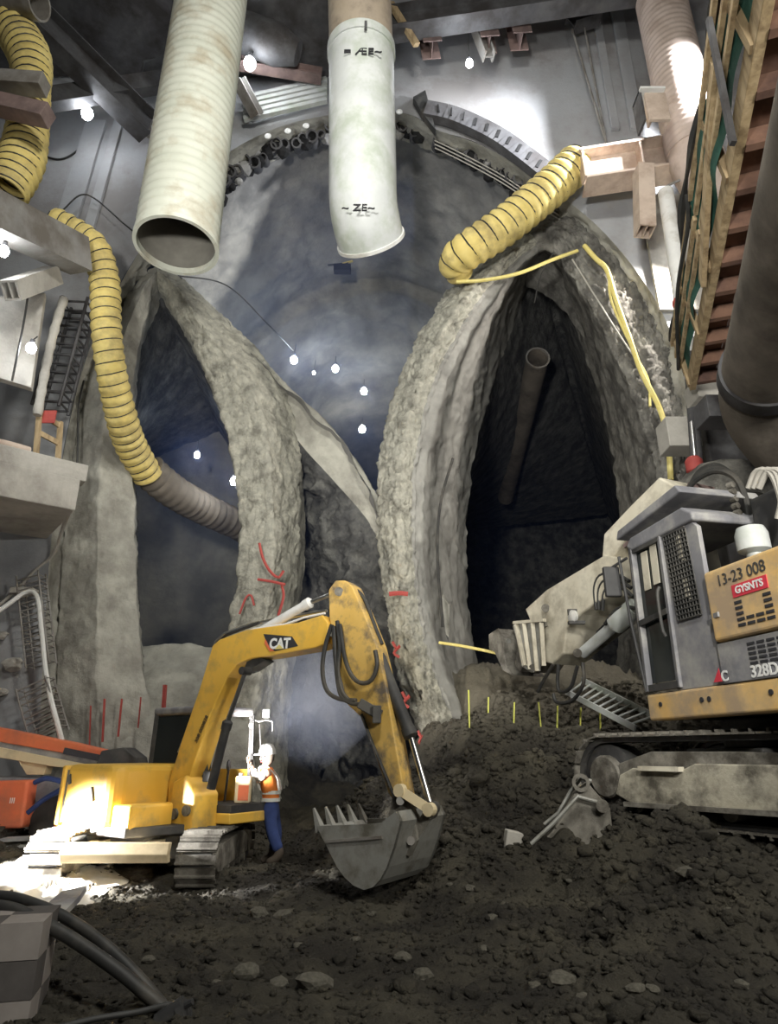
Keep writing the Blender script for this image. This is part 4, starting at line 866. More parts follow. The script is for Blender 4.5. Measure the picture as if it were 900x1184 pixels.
# ================================================================ large excavator at the right
aU = math.radians(13); hU = V((-math.sin(aU), math.cos(aU), 0)); rU = V((hU.y, -hU.x, 0)); P2 = V((3.23, 8.4, 0)); C2 = V((4.70, 7.95, .84))
big = empty('excavator', C2, 0, 'large dusty grey and orange excavator parked on the muck at the right', 'excavator')
def L2(s, n, z): return P2-hU*s+rU*n+V((0, 0, z))     # s rearwards, n to the far side
hT = V((-.5, .866, 0)); nT = V((.866, .5, 0))
n0 = V((2.45, 9.15, .82)); ct = n0-hT*2.1+nT*.30
track(big, ct, (hT.x, hT.y), 4.3, .98, .58, 'mud_steel', .19)
track(big, ct+nT*2.3, (hT.x, hT.y), 4.3, .98, .58, 'mud_steel', .19)
# long pale side guard of the near track frame
sg = [(-1.85, .26), (-1.9, .62), (-1.2, .66), (.3, .66), (.55, .56), (1.15, .60), (1.35, .52), (1.45, .30), (1.2, .20)]
sc_ = ct; child('side_guard', B().prism([sc_+hT*s+V((0, 0, z)) for s, z in sg], -nT*.33, nT*.06), 'guard_cream', big, bevel=.015)
child('guard_step', B().bar(sc_+hT*.45+V((0, 0, .60))-nT*.36, sc_+hT*1.0+V((0, 0, .60))-nT*.36, .10, .05), 'machine_cream', big)
child('guard_lip', B().bar(sc_-hT*1.9+V((0, 0, .24))-nT*.35, sc_+hT*1.3+V((0, 0, .20))-nT*.35, .06, .05), 'mud_steel', big)
child('car_body', B().box(C2+V((0, 0, .55)), (1.8, 1.8, .5)).cyl(C2+V((0, 0, .8)), C2+V((0, 0, 1.12)), .75, n=32), 'machine_black', big, bevel=.03)
def box2(s0, s1, n0_, n1, z0, z1): return B().prism([L2(s0, n0_, z0), L2(s1, n0_, z0), L2(s1, n1, z0), L2(s0, n1, z0)], (0, 0, 0), (0, 0, z1-z0))
child('deck', box2(-.05, 3.9, .1, 2.75, 1.98, 2.14), 'machine_black', big)
skn = child('side_skirt', box2(-.02, 3.9, .0, .25, 1.96, 2.27), 'machine_orange', big, bevel=.03)
for s in (.25, 1.0, 1.12, 2.0, 2.9): child('skirt_hole', B().cyl(L2(s, -.012, 2.14), L2(s, .01, 2.14), .028, n=12), 'ink', big)
# cab shell
cbp = [(0, 2.27), (1.36, 2.27), (1.36, 4.02), (1.15, 4.28), (.25, 4.36), (.06, 4.22), (-.04, 3.3)]
cabl = B().prism([L2(s, .02, z) for s, z in [(.62, 2.27), (1.36, 2.27), (1.36, 4.05), (1.15, 4.25), (.72, 4.25)]], (0, 0, 0), rU*.06)
cab = child('cab_side', cabl, 'machine_grey', big, bevel=.01); MATS[cab.name] = MATS[big.name]
child('roof', B().prism([L2(s, -.02, z) for s, z in ((-.02, 4.20), (.10, 4.30), (1.18, 4.34), (1.36, 4.22), (1.36, 4.12), (.1, 4.12))], (0, 0, 0), rU*1.1), 'machine_grey', big, bevel=.03)
child('roof_visor', B().prism([L2(s, -.06, z) for s, z in ((-.16, 4.34), (-.10, 4.46), (1.2, 4.62), (1.28, 4.50))], (0, 0, 0), rU*1.15), 'machine_grey', big, bevel=.02)
for (s, z0, s1, z1) in ((.02, 2.3, .06, 4.2), (.64, 2.3, .68, 4.2)): child('door_post', B().bar(L2(s, .03, z0), L2(s1, .03, z1), .08, .08), 'machine_grey', big, bevel=.01)
for n in (.03, 1.05): child('front_post', B().bar(L2(.0, n, 2.3), L2(.04, n, 4.2), .07, .07), 'machine_black', big)
child('front_post', B().bar(L2(1.3, 1.05, 2.3), L2(1.3, 1.05, 4.2), .07, .07), 'machine_black', big)
for z in (2.34, 4.12): child('door_rail', B().bar(L2(.04, .02, z), L2(.66, .02, z), .06, .08), 'machine_black', big)
child('door_bar', B().bar(L2(.05, .0, 3.15), L2(.64, .0, 3.2), .04, .07), 'machine_black', big)
child('door_glass', B().add([L2(.07, .05, 2.4), L2(.62, .05, 2.4), L2(.65, .05, 4.1), L2(.08, .05, 4.1)], [(0, 1, 2, 3)]), 'glass_dark', big)
for s, z0, z1 in ((.20, 3.55, 4.05), (.40, 3.58, 4.08)): child('painted_light_pane', B().prism([L2(s, .03, z0), L2(s+.13, .03, z0), L2(s+.15, .03, z1), L2(s+.02, .03, z1)], (0, 0, 0), rU*.012), 'machine_cream', big)  # light on the cab glass put in as cream panes
child('grab_rail', B().tube([V(q) for q in crv([L2(.60, -.05, 2.9), L2(.60, -.08, 3.0), L2(.60, -.08, 3.4), L2(.62, -.05, 3.5)], 12)], .02, 8), 'machine_black', big)
# mesh guard window
g_ = B().add([L2(.80, .01, 3.05), L2(1.22, .01, 3.05), L2(1.18, .01, 4.08), L2(.76, .01, 4.12)], [(0, 1, 2, 3)]); child('guard_window', g_, 'glass_dark', cab)
for i in range(9): f_ = i/8; child('mesh_bar', B().bar(L2(.80+.42*f_, -.0, 3.05), L2(.76+.42*f_, -.0, 4.12-.04*f_), .012, .016), 'machine_black', cab)
for i in range(19): f_ = i/18; z = 3.05+1.05*f_; child('mesh_bar', B().bar(L2(.80-.04*f_, -.005, z), L2(1.22-.04*f_, -.005, z), .012, .014), 'machine_black', cab)
for (s, z, h_) in ((1.0, 3.75, .3), (.98, 3.3, .2)): child('painted_light_pane', B().prism([L2(s, .005, z), L2(s+.1, .005, z-.05), L2(s+.08, .005, z+h_), L2(s, .005, z+h_)], (0, 0, 0), -rU*.004), 'machine_cream', cab)
mrr = child('mirror', B().box(L2(-.28, -.12, 3.78), (.22, .08, .42)), 'machine_black', big, bevel=.02)
child('mirror_arm', B().tube([L2(-.28, -.10, 3.98), L2(-.02, -.02, 4.05)], .02, 8).tube([L2(-.14, -.06, 4.1), L2(-.10, -.03, 3.2), L2(.0, .0, 2.3)], .022, 8), 'machine_black', big)
# side panels behind the cab
pn = child('engine_door', box2(1.40, 2.75, -.05, .12, 2.70, 3.47), 'machine_orange', big, bevel=.04); MATS[pn.name] = MATS[big.name]
pn2 = child('rear_door', box2(2.80, 3.9, -.05, .12, 2.70, 3.52), 'machine_orange', big, bevel=.04)
lp = child('lower_panel', box2(1.38, 3.9, -.01, .12, 2.27, 2.69), 'machine_grey', big, bevel=.01); MATS[lp.name] = MATS[big.name]
child('engine_block', box2(1.40, 3.9, .2, 2.6, 2.14, 3.5), 'machine_black', big, bevel=.03)
for col_ in (0, 3):
    for i in range(5): child('vent_slot', box2(1.80+.13*col_, 1.90+.13*col_, -.058, -.045, 2.80+.058*i, 2.83+.058*i), 'ink', pn)
for col_ in (1, 2):
    for i in range(2): child('vent_slot', box2(1.80+.13*col_, 1.90+.13*col_, -.058, -.045, 2.80+.058*i, 2.83+.058*i), 'ink', pn)
for col_ in range(4):
    for i in range(5): child('vent_slot', box2(1.82+.13*col_, 1.92+.13*col_, -.018, -.005, 2.42+.048*i, 2.445+.048*i), 'ink', lp)
rd = -hU; text('lettering', '13-23 008', .17, L2(1.95, -.056, 3.32), rd, (0, 0, 1), 'machine_black', pn, .003)
child('label_plate', box2(1.80, 2.28, -.058, -.05, 3.12-.02, 3.23), 'label_red', pn); text('lettering', 'GYSNTS', .105, L2(2.04, -.062, 3.165), rd, (0, 0, 1), 'white', pn, .002, .003)
text('lettering', '328D', .16, L2(1.98, -.018, 2.345), rd, (0, 0, 1), 'white', lp, .002, .004)
child('decal_red', B().prism([L2(1.25, -.015, 2.30), L2(1.38, -.015, 2.30), L2(1.36, -.015, 2.44)], (0, 0, 0), -rU*.004), 'label_red', lp); text('lettering', 'C', .15, L2(1.43, -.018, 2.345), rd, (0, 0, 1), 'white', lp, .002, .004)
child('hinge_bar', B().bar(L2(1.36, -.02, 2.98), L2(1.55, -.06, 2.98), .02, .05), 'machine_grey', big)
pc = L2(1.72, .40, 3.47)
child('precleaner', B().lathe([(.09, 0), (.09, .16), (.12, .17), (.17, .20), (.17, .38), (.14, .46), (.02, .50)], pc, (0, 0, 1), 22), 'duct_grey', big, True)
child('exhaust_pipe', B().cyl(L2(2.7, .9, 3.4), L2(2.7, .9, 3.95), .08, n=16), 'machine_black', big, True)
child('upper_frame', box2(1.40, 3.9, .75, 2.5, 3.48, 4.42), 'machine_black', big, bevel=.05)
# boom
aP = math.radians(24); hP = V((-math.sin(aP), math.cos(aP), 0)); nP = V((hP.y, -hP.x, 0)); A2 = V((4.2, 8.6, 0))
def b2(u, v, off=0.0): return on_plane(u, v, A2+nP*off, hP)
child('boom', B().prism([b2(*q) for q in ((712, 648), (714, 620), (745, 588), (779, 555), (797, 565), (806, 600), (820, 660), (800, 680), (775, 625), (740, 625), (724, 648))], -nP*.28, nP*.56), 'machine_cream', big, bevel=.03)
for off in (-.3, .3):
    child('boom_rib', B().bar(b2(722, 632, off), b2(775, 585, off), .03, .06), 'steel_rust', big)
stick = child('stick', B().prism([b2(*q) for q in ((624, 706), (649, 684), (718, 644), (738, 648), (730, 690), (706, 700), (690, 712), (673, 729), (670, 757), (656, 769), (632, 763), (634, 738), (631, 722))], -nP*.32, nP*.64), 'machine_cream', big, bevel=.03); MATS[stick.name] = MATS[big.name]
child('lamp_bracket', B().box(b2(664, 708, -.35), (.20, .06, .10)).box(b2(667, 720, -.36), (.26, .10, .05)), 'machine_black', stick)
child('side_lamp', B().lathe([(.05, 0), (.10, .03), (.10, .08), (.03, .11)], b2(666, 713, -.35), -nP, 14), 'paint_white', stick, True)
for q in ((631, 703), (668, 755)): child('pin', B().cyl(b2(*q, -.37), b2(*q, .37), .07, n=14), 'mud_steel', stick, True)
child('cylinder', B().cyl(b2(674, 755, -.2), b2(712, 722, -.2), .09, n=16).cyl(b2(712, 722, -.2), b2(735, 702, -.2), .15, n=16), 'duct_grey', big, True)
child('cylinder', B().cyl(b2(682, 752, .1), b2(730, 715, .1), .10, n=16), 'mud_steel', big, True)
for pts in ([(690, 705), (688, 680), (695, 665), (712, 664), (728, 672)], [(693, 705), (693, 683), (700, 671), (716, 671), (730, 680)], [(697, 706), (699, 686), (706, 678), (720, 680), (732, 690)], [(700, 722), (712, 706), (724, 702), (738, 704)], [(646, 768), (645, 790), (648, 800), (660, 795), (668, 770)], [(674, 766), (675, 790), (662, 810), (644, 812), (640, 802)], [(640, 768), (630, 785), (622, 800)]):
    child('hose', B().tube([V(q) for q in crv([b2(*q, -.30) for q in pts], 18)], .03, 8), 'rubber', big, True)
# head: ribbed coupler frame
hdp = child('coupler_plate', B().prism([b2(*q) for q in ((624, 722), (634, 722), (634, 762), (624, 778), (618, 770))], -nP*.42, nP*.84), 'mud_steel', big, bevel=.01)
for i, off in enumerate((-.46, -.28, -.10, .10, .28, .46)):
    child('coupler_rib', B().prism([b2(*q, off) for q in ((594, 724), (600, 719), (630, 718), (633, 724), (626, 728), (624, 776), (616, 778), (604, 770), (601, 745))], -nP*.025, nP*.05), 'bucket_steel', big, bevel=.004)
child('coupler_bar', B().cyl(b2(598, 726, -.5), b2(598, 726, .5), .05, n=12).cyl(b2(616, 772, -.5), b2(616, 772, .5), .06, n=12), 'mud_steel', big, True)
child('coupler_jaw', B().prism([b2(*q) for q in ((583, 735), (594, 728), (600, 740), (604, 770), (612, 782), (600, 776), (590, 755), (584, 752))], -nP*.36, nP*.72), 'mud_steel', big, bevel=.01)
for (p_, q_) in (((597, 722), (607, 770)), ((606, 721), (613, 774)), ((616, 720), (621, 776)), ((626, 720), (629, 770))):
    child('coupler_bar', B().bar(b2(*p_, -.52), b2(*q_, -.52), .07, .06), 'machine_cream', big, bevel=.006)
child('coupler_bar', B().bar(b2(595, 720, -.52), b2(630, 717, -.52), .07, .05), 'machine_cream', big)
for off in (-.25, .0, .25): child('pick', B().cyl(b2(588, 742, off), b2(576, 738, off), .06, .015, n=10), 'bucket_steel', big)
# hose bundle over the cab
for k_ in range(6):
    o_ = -.35+.13*k_
    child('hose', B().tube([V(q) for q in crv([b2(792, 585, o_), b2(800+k_, 560-k_*2, o_), b2(826, 545-k_*1.5, o_), b2(850, 552, o_), b2(862, 575, o_), b2(866, 600, o_)], 22)], .038, 8), 'rubber', big, True)
for k_ in range(3):
    child('hose', B().tube([V(q) for q in crv([b2(866+k_*6, 565, -.9), b2(875+k_*7, 545, -.9), b2(892+k_*6, 548, -.9), b2(904, 580, -.9), b2(900, 600, -.9)], 18)], .035, 8), 'cable_grey', big, True)
for k_ in range(5): child('fitting', B().cyl(b2(848+k_*2, 560+k_*8, -.5), b2(842+k_*2, 562+k_*8, -.5), .04, n=10), 'mud_steel', big)
child('manifold', B().prism([b2(*q, -.2) for q in ((786, 578), (796, 556), (806, 572), (800, 596), (788, 596))], (0, 0, 0), nP*.5), 'steel_rust', big, bevel=.02)
# ================================================================ worker
WY = 10.55
def wp(u, v, dy=0.0): return at(u, v, WY+dy)
wk_ = empty('person', (wp(314, 1000).x, WY, gz(wp(314, 1000).x, WY)), 0, 'worker in orange vest, white helmet and blue jeans reaching toward the small excavator', 'person')
def skin(name, chains, m, parent, root=0, sub=2):
    """chains: list of lists of (point, radius); shared points join"""
    V_, E_, R_ = [], [], []
    def vid(p, r):
        for i, q in enumerate(V_):
            if (q-p).length < 1e-4: return i
        V_.append(p); R_.append(r); return len(V_)-1
    for ch in chains:
        ids = [vid(V(p), r) for p, r in ch]
        E_ += list(zip(ids[:-1], ids[1:]))
    I = wmat(parent).inverted(); me = bpy.data.meshes.new(name); me.from_pydata([tuple(I @ p) for p in V_], E_, []); me.update()
    o = mkobj(name, me, m, parent); sk = o.modifiers.new('skin', 'SKIN'); sk.use_smooth_shade = True
    lay = me.skin_vertices[0] if me.skin_vertices else None
    if lay is None:
        bpy.context.view_layer.objects.active = o; lay = me.skin_vertices[0]
    for i, r in enumerate(R_):
        rr = r if hasattr(r, '__len__') else (r, r); lay.data[i].radius = rr; lay.data[i].use_root = (i == root)
    sd = o.modifiers.new('sub', 'SUBSURF'); sd.levels = sub; sd.render_levels = sub
    return o
gf = gz(wp(318, 1000).x, WY)
pel = wp(314, 937); wa = wp(313, 918); chs = wp(309, 899); nk = wp(308, 886); hdc = wp(309, 877, -.02)
hipL, hipR = wp(312, 943, -.09), wp(316, 943, .09); knL, knR = wp(316, 967, -.11), wp(320, 966, .12); anL, anR = wp(323, 991, -.12), wp(316, 990, .15)
toL, toR = anL+V((-.13, -.03, -.07)), anR+V((-.13, .02, -.07)); anL.z = max(anL.z, gf+.09)
shL, shR = wp(309, 893, -.19), wp(309, 893, .19); elL, elR = wp(300, 902, -.22), wp(299, 900, .16); haL, haR = wp(291, 889, -.14), wp(290, 885, .10)
body = skin('body', [[(pel, .10), (wa, .10), (chs, (.13, .11)), (nk, .055), (hdc+V((0, 0, -.04)), .065), (hdc+V((0, 0, .03)), .088), (hdc+V((0, 0, .09)), .07)], [(chs, (.13, .11)), (shL, .062), (elL, .045), (haL, .028)], [(chs, (.13, .11)), (shR, .062), (elR, .045), (haR, .028)],
    [(pel, .10), (hipL, .08), (knL, .056), (anL, .04), (toL, .03)], [(pel, .10), (hipR, .08), (knR, .056), (anR, .04), (toR, .03)]], 'skin', wk_)
skin('trousers', [[(wa-V((0, 0, .05)), .125), (pel, (.125, .135)), (hipL, .105), (knL, .092), (anL+V((0, 0, .06)), .082)], [(pel, (.125, .135)), (hipR, .105), (knR, .092), (anR+V((0, 0, .06)), .082)]], 'denim', wk_)
skin('vest', [[(pel+V((0, 0, .06)), (.135, .14)), (wa, .135), (chs, (.165, .15)), (nk-V((0, 0, .03)), .09)], [(chs, (.165, .15)), (shL, .09)], [(chs, (.165, .15)), (shR, .09)]], 'vest_orange', wk_)
skin('sleeve', [[(shL, .085), (elL, .066), (haL.lerp(elL, .2), .045)]], 'shirt', wk_, sub=1); skin('sleeve', [[(shR, .085), (elR, .066), (haR.lerp(elR, .2), .045)]], 'shirt', wk_, sub=1)
for an_, to_ in ((anL, toL), (anR, toR)):
    skin('boot', [[(an_+V((0, 0, .16)), .088), (an_, .075), (to_+V((.03, 0, .02)), (.065, .06)), (to_+V((-.06, 0, .0)), (.05, .042))]], 'boot', wk_, sub=1)
for z_, rr_ in ((.0, .137), (-.10, .137)):
    child('reflective_band', B().pipe([wa+V((0, 0, z_)), wa+V((0, 0, z_+.05))], rr_+.012, rr_, 22), 'reflective', wk_, True)
for dy in (-.09, .09): child('reflective_strap', B().tube([V(q) for q in crv([wa+V((-.14, dy, .05)), chs+V((-.15, dy, .02)), chs+V((-.05, dy, .17)), chs+V((.14, dy, .02)), wa+V((.14, dy, .05))], 16)], .018, 6), 'reflective', wk_)
hh = hdc+V((0, 0, .055))
child('helmet', B().lathe([(.135, 0), (.128, .02), (.122, .07), (.095, .13), (.05, .155), (.01, .16)], hh, (-.08, 0, 1), 22).prism([hh+V((-.10, -.08, .0)), hh+V((-.19, -.05, -.01)), hh+V((-.19, .05, -.01)), hh+V((-.10, .08, 0))], (0, 0, 0), (0, 0, .015)), 'hat_white', wk_, True)
child('hair', B().lathe([(.06, -.10), (.085, -.05), (.093, .0), (.09, .03)], hdc+V((.02, 0, .03)), (0, 0, 1), 14), 'boot', wk_, True)
for dy in (-.035, .035): child('eye', B().lathe([(.002, -.012), (.012, 0), (.002, .012)], hdc+V((-.085, dy, .02)), (0, 0, 1), 8), 'ink', wk_, True)
child('nose', B().lathe([(.004, -.02), (.016, -.01), (.010, .02), (.002, .03)], hdc+V((-.095, 0, -.005)), (0, 0, 1), 8), 'skin', wk_, True)
for dy in (-.088, .088): child('ear', B().lathe([(.004, -.03), (.016, 0), (.012, .02), (.003, .032)], hdc+V((0, dy, .01)), (0, 0, 1), 8), 'skin', wk_, True)
child('mouth', B().bar(hdc+V((-.085, -.02, -.045)), hdc+V((-.085, .02, -.045)), .008, .008), 'label_red', wk_)
for s_, ha, el in ((-1, haL, elL), (1, haR, elR)):
    f = (ha-el).normalized(); sd_ = V((0, 1, 0)); ups = f.cross(sd_).normalized(); pm = ha+f*.05
    ch = [[(ha, .028), (pm, (.035, .02))]]
    for i, (o_, l_) in enumerate(((-.030, .062), (-.010, .075), (.010, .07), (.028, .055))):
        ch.append([(pm, (.035, .02)), (pm+f*.03+sd_*o_, .0105), (pm+f*(.03+l_*.55)+sd_*o_*1.1-ups*.012, .0095), (pm+f*(.03+l_*.8)+sd_*o_*1.1-ups*.045, .008)])
    ch.append([(ha, .028), (ha+f*.03-s_*sd_*.035, .012), (ha+f*.07-s_*sd_*.045-ups*.02, .010)])
    skin('hand', ch, 'skin', wk_, sub=1)
# survey rod the worker steadies
rod = wp(297, 870, -.05); e = empty('survey_rod', V((rod.x, WY, .95)), 0, 'slim survey rod held upright in the hands of the worker', 'rod')
child('pole', B().cyl(V((rod.x-.07, WY-.02, .95)), V((rod.x-.12, WY-.02, 1.95)), .009, n=8), 'steel_bright', e); child('prism_head', B().lathe([(.01, 0), (.03, .01), (.03, .06), (.01, .07)], V((rod.x-.12, WY-.02, 1.95)), (0, 0, 1), 12), 'white', e, True)
# jerrycan on the excavator nose
cn = L1(1.12, .55, .90)
e = empty('fuel_can', cn, 0, 'small cream can with a red label standing on the excavator floor nose', 'can')
child('can_body', B().box(cn+V((0, 0, .19)), (.22, .16, .36)), 'cream_paint', e, bevel=.03); child('label_patch', B().box(cn+V((.02, -.083, .15)), (.15, .01, .2)), 'orange_red', e); child('cap', B().cyl(cn+V((-.05, 0, .36)), cn+V((-.05, 0, .41)), .03, n=10), 'machine_black', e)
# ================================================================ orange boom machine at left
LY = 11.7
lf = empty('boom_lift', (at(-40, 960, LY).x, LY, .1), 0, 'orange red boom machine with a cream striped arm parked at the left edge', 'boom lift')
def lp_(u, v, dy=0): return at(u, v, LY+dy)
bm = child('boom', B().prism([lp_(*q) for q in ((-60, 832), (0, 842), (80, 858), (122, 868), (122, 876), (80, 872), (0, 858), (-60, 848))], (0, 0, 0), (0, .35, 0)), 'orange_red', lf, bevel=.015)
child('boom_side', B().prism([lp_(*q) for q in ((-60, 848), (0, 858), (80, 872), (122, 877), (118, 886), (60, 880), (0, 868), (-60, 858))], (0, .04, 0), (0, .3, 0)), 'machine_grey', lf)
child('boom_stripe', B().prism([lp_(*q) for q in ((-60, 854), (0, 864), (60, 876), (112, 886), (108, 892), (60, 886), (0, 876), (-60, 866))], (0, -.03, 0), (0, .35, 0)), 'cream_paint', lf, bevel=.01)
child('boom_slot', B().bar(lp_(74, 868, -.02), lp_(118, 877, -.02), .03, .10), 'ink', lf)
child('boom_head', B().prism([lp_(*q) for q in ((118, 868), (145, 864), (160, 876), (162, 888), (132, 892), (112, 884))], (0, -.05, 0), (0, .5, 0)), 'machine_black', lf, bevel=.03)
child('cylinder_bracket', B().prism([lp_(*q) for q in ((18, 876), (54, 882), (50, 896), (30, 896))], (0, .02, 0), (0, .25, 0)), 'cream_paint', lf, bevel=.01)
for pts, nm in ((((-70, 905), (33, 902), (25, 958), (-70, 960)), 'side_cover'), (((70, 912), (150, 905), (150, 970), (58, 966)), 'rear_cover')):
    child(nm, B().prism([at(u, v, LY-.3) for u, v in pts], (0, 0, 0), (0, .9, 0)), 'orange_red', lf, bevel=.05)
child('body_core', B().prism([at(u, v, LY) for u, v in ((-70, 898), (100, 900), (100, 975), (-70, 975))], (0, 0, 0), (0, .7, 0)), 'machine_grey', lf, bevel=.04)
child('hose_loops', B().tube([V(q) for q in crv([at(40, 905, LY-.3), at(55, 900, LY-.35), at(75, 908, LY-.35), at(50, 925, LY-.35), at(32, 940, LY-.35)], 24)], .04, 8), 'denim', lf, True)
for u in (-30, 60):
    q = at(u, 965, LY-.1); child('wheel', B().lathe([(.2, -.18), (.42, -.16), (.45, -.08), (.45, .08), (.42, .16), (.2, .18)], V((q.x, LY+.1, .50)), (0, 1, 0), 22), 'rubber', lf, True)
for i in range(3): child('chassis_plate', B().bar(at(-20, 972+i*9, LY-.5), at(92, 966+i*8, LY-.5), .25, .05), 'machine_grey', lf)
text('lettering', 'III', .12, at(14, 926, LY-.32), (1, 0, 0), (0, 0, 1), 'white', lf, .004); text('lettering', 'III', .12, at(75, 934, LY-.32), (1, 0, 0), (0, 0, 1), 'white', lf, .004)
# floodlight on the ground left of the frame, white-out on the ground behind the excavator
fl = V((-6.0, 8.5, 1.0)); e = empty('flood_lamp', V((fl.x, fl.y, gz(fl.x, fl.y))), 0, 'ground floodlight at the left glaring onto the yellow counterweight', 'lamp')
child('housing', B().box(fl, (.25, .4, .32)), 'machine_black', e, bevel=.02); child('stand', B().bar(V((fl.x, fl.y, .0)), fl, .05, .05), 'machine_black', e)
spot('ground_flood_light', fl+V((.2, .1, 0)), (-4.45, 9.3, .30), 7000, 62, .6, (1, .98, .95), .12)
# floodlight glare on the ground, put in as a pale patch
defm('painted_glare', (.50, .49, .47), (.66, .65, .62), scale=2.5, dirt=(.3, .29, .27), damt=.25, rough=.35, bump=.3, bscale=14)
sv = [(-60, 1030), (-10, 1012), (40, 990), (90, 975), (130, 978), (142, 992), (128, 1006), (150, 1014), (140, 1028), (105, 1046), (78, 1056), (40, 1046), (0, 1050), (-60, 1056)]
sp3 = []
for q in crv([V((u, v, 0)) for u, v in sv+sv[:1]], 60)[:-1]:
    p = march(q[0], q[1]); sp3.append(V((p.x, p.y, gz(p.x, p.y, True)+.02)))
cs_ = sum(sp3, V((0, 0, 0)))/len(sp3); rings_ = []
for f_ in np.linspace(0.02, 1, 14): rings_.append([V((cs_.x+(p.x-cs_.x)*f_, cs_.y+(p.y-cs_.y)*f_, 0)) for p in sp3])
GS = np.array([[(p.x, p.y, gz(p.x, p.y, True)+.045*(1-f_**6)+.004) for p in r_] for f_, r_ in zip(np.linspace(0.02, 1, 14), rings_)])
o = grid_mesh('glare_patch', GS, 'painted_glare', True, 'stuff', True); tag(o, 'floodlight glare painted white on the ground behind the small excavator', 'painted_glare')
# ================================================================ small things on the muck
def stake(u, v0, v1, Y, m, label, group, lean=0.0, w=.035):
    a_ = march(u, v1, 8.0) if Y is None else at(u, v1, Y); b_ = at(u+lean, v0, a_.y)
    thing('marker_stake', B().bar(a_-V((0, 0, .15)), b_, w, w*.6, (1, 0, 0)), m, label, 'stake', group)
defm('stake_yellow', (.72, .74, .10), (.80, .80, .2), scale=9, rough=.7)
ys_ = [(543, 798, 846, 12.9), (564, 806, 836, 13.0), (593, 812, 843, 12.9), (626, 812, 845, 12.6), (643, 816, 852, 12.5), (669, 818, 855, 12.4), (694, 822, 850, 12.3)]
ordn = ['first', 'second', 'third', 'fourth', 'fifth', 'sixth', 'seventh']
for i, (u, v0, v1, Y) in enumerate(ys_): stake(u, v0, v1, None, 'stake_yellow', ordn[i]+' yellow stake from the left in the row beside the ladder', 'yellow marker stakes', [-1, 1, 2, -3, 2, 3, 0][i])
for i, (u, v0, v1, w) in enumerate(((105, 816, 852, .03), (120, 808, 848, .045), (138, 808, 842, .04), (161, 806, 832, .03), (189, 792, 832, .09))): stake(u, v0, v1, 12.75, 'red_paint', ordn[i]+' red stake from the left on the left shotcrete slope', 'red marker stakes', [0, 1, 3, 2, 2][i], w)
# aluminium ladder
e = empty('ladder', at(750, 842, 10.3), 0, 'aluminium ladder lying on the muck beside the large excavator', 'ladder')
la, lb, lc, ldd = at(655, 800, 11.6), at(735, 842, 10.2), at(673, 786, 11.7), at(765, 832, 10.3)
child('stile', B().bar(la, lb, .035, .09), 'duct_grey', e); child('stile', B().bar(lc, ldd, .035, .09), 'duct_grey', e)
for i in range(11): f_ = .04+.088*i; child('rung', B().cyl(la.lerp(lb, f_), lc.lerp(ldd, f_), .018, n=8), 'duct_grey', e)
# discarded digging bucket in front of the track
qv = V((at(682, 960, 8.0).x, 8.0, gz(at(682, 960, 8.0).x, 8.0)-.05)); e = empty('spare_bucket', qv, 0, 'muddy grey digger bucket half sunk in front of the large track', 'bucket')
Pk = lambda u, v, Y=8.1: at(u, v, Y)
child('shell', B().prism([Pk(*q) for q in ((616, 985), (640, 960), (664, 918), (680, 905), (706, 935), (712, 990))], (0, 0, 0), (.12, .5, 0)), 'mud_steel', e, bevel=.03)
child('edge_bar', B().tube([Pk(*q, 8.02) for q in ((614, 976), (640, 952), (662, 928), (668, 921), (690, 927), (700, 938))], .022, 8), 'bucket_steel', e, True)
child('edge_bar', B().tube([Pk(*q, 8.3) for q in ((624, 958), (646, 940), (660, 915), (672, 900), (684, 903))], .022, 8), 'bucket_steel', e, True)
child('lifting_eye', B().pipe([Pk(672, 905, 8.05), Pk(672, 905, 8.25)], .10, .06, 16), 'mud_steel', e, True); child('pin_boss', B().cyl(Pk(697, 932, 7.98), Pk(697, 932, 8.2), .07, n=14), 'mud_steel', e, True)
bl = at(595, 972, 8.2); thing('concrete_block', B().box(bl, (.22, .18, .20), Matrix.Rotation(.2, 3, 'Y')), 'concrete_pale', 'small pale block lying on the muck left of the spare bucket', 'block', bevel=.015)
# lower left: brick-patterned crate, hoses, loose board
zc = gz(-2.9, 4.6)
cr = empty('block_stack', (-2.50, 4.75, zc), math.radians(14), 'low stack of chequered grey blocks in the bottom left corner', 'block stack')
MATS[cr.name] = Matrix.Translation(V((-2.50, 4.75, zc))) @ Matrix.Rotation(math.radians(14), 4, 'Z')
defm('block_light', (.24, .215, .20), (.32, .29, .27), scale=4, rough=.9); defm('block_dark', (.07, .062, .06), (.11, .10, .095), scale=4, rough=.9)
tmp = {}
for r_ in range(3):
    for c_ in range(6):
        for d_ in range(2):
            key = (r_+c_+d_) % 2
            if key not in tmp:
                bb = B().box((0, 0, 0), (.245, .245, .20)); me = bpy.data.meshes.new('block'); me.from_pydata([tuple(v) for v in bb.v], [], bb.f); me.materials.append(M['block_light' if key == 0 else 'block_dark']); tmp[key] = me
            o = bpy.data.objects.new('block', tmp[key]); COL.objects.link(o); o.parent = cr; o.location = (.20-c_*.25, -.05+d_*.25, .10+r_*.205)
def gh(pts, r, label, m='rubber'): thing('rubber_hose', B().tube([V(q) for q in crv(pts, 60)], r, 12), m, label, 'hose', 'black hoses at lower left', smooth=True)
gh([at(-60, 1040, 5.2), at(0, 1036, 5.2), at(40, 1045, 5.15), at(85, 1066, 5.1), at(130, 1100, 5.0), at(165, 1135, 4.95), at(190, 1165, 4.9)], .036, 'upper black hose arching over the corner block stack')
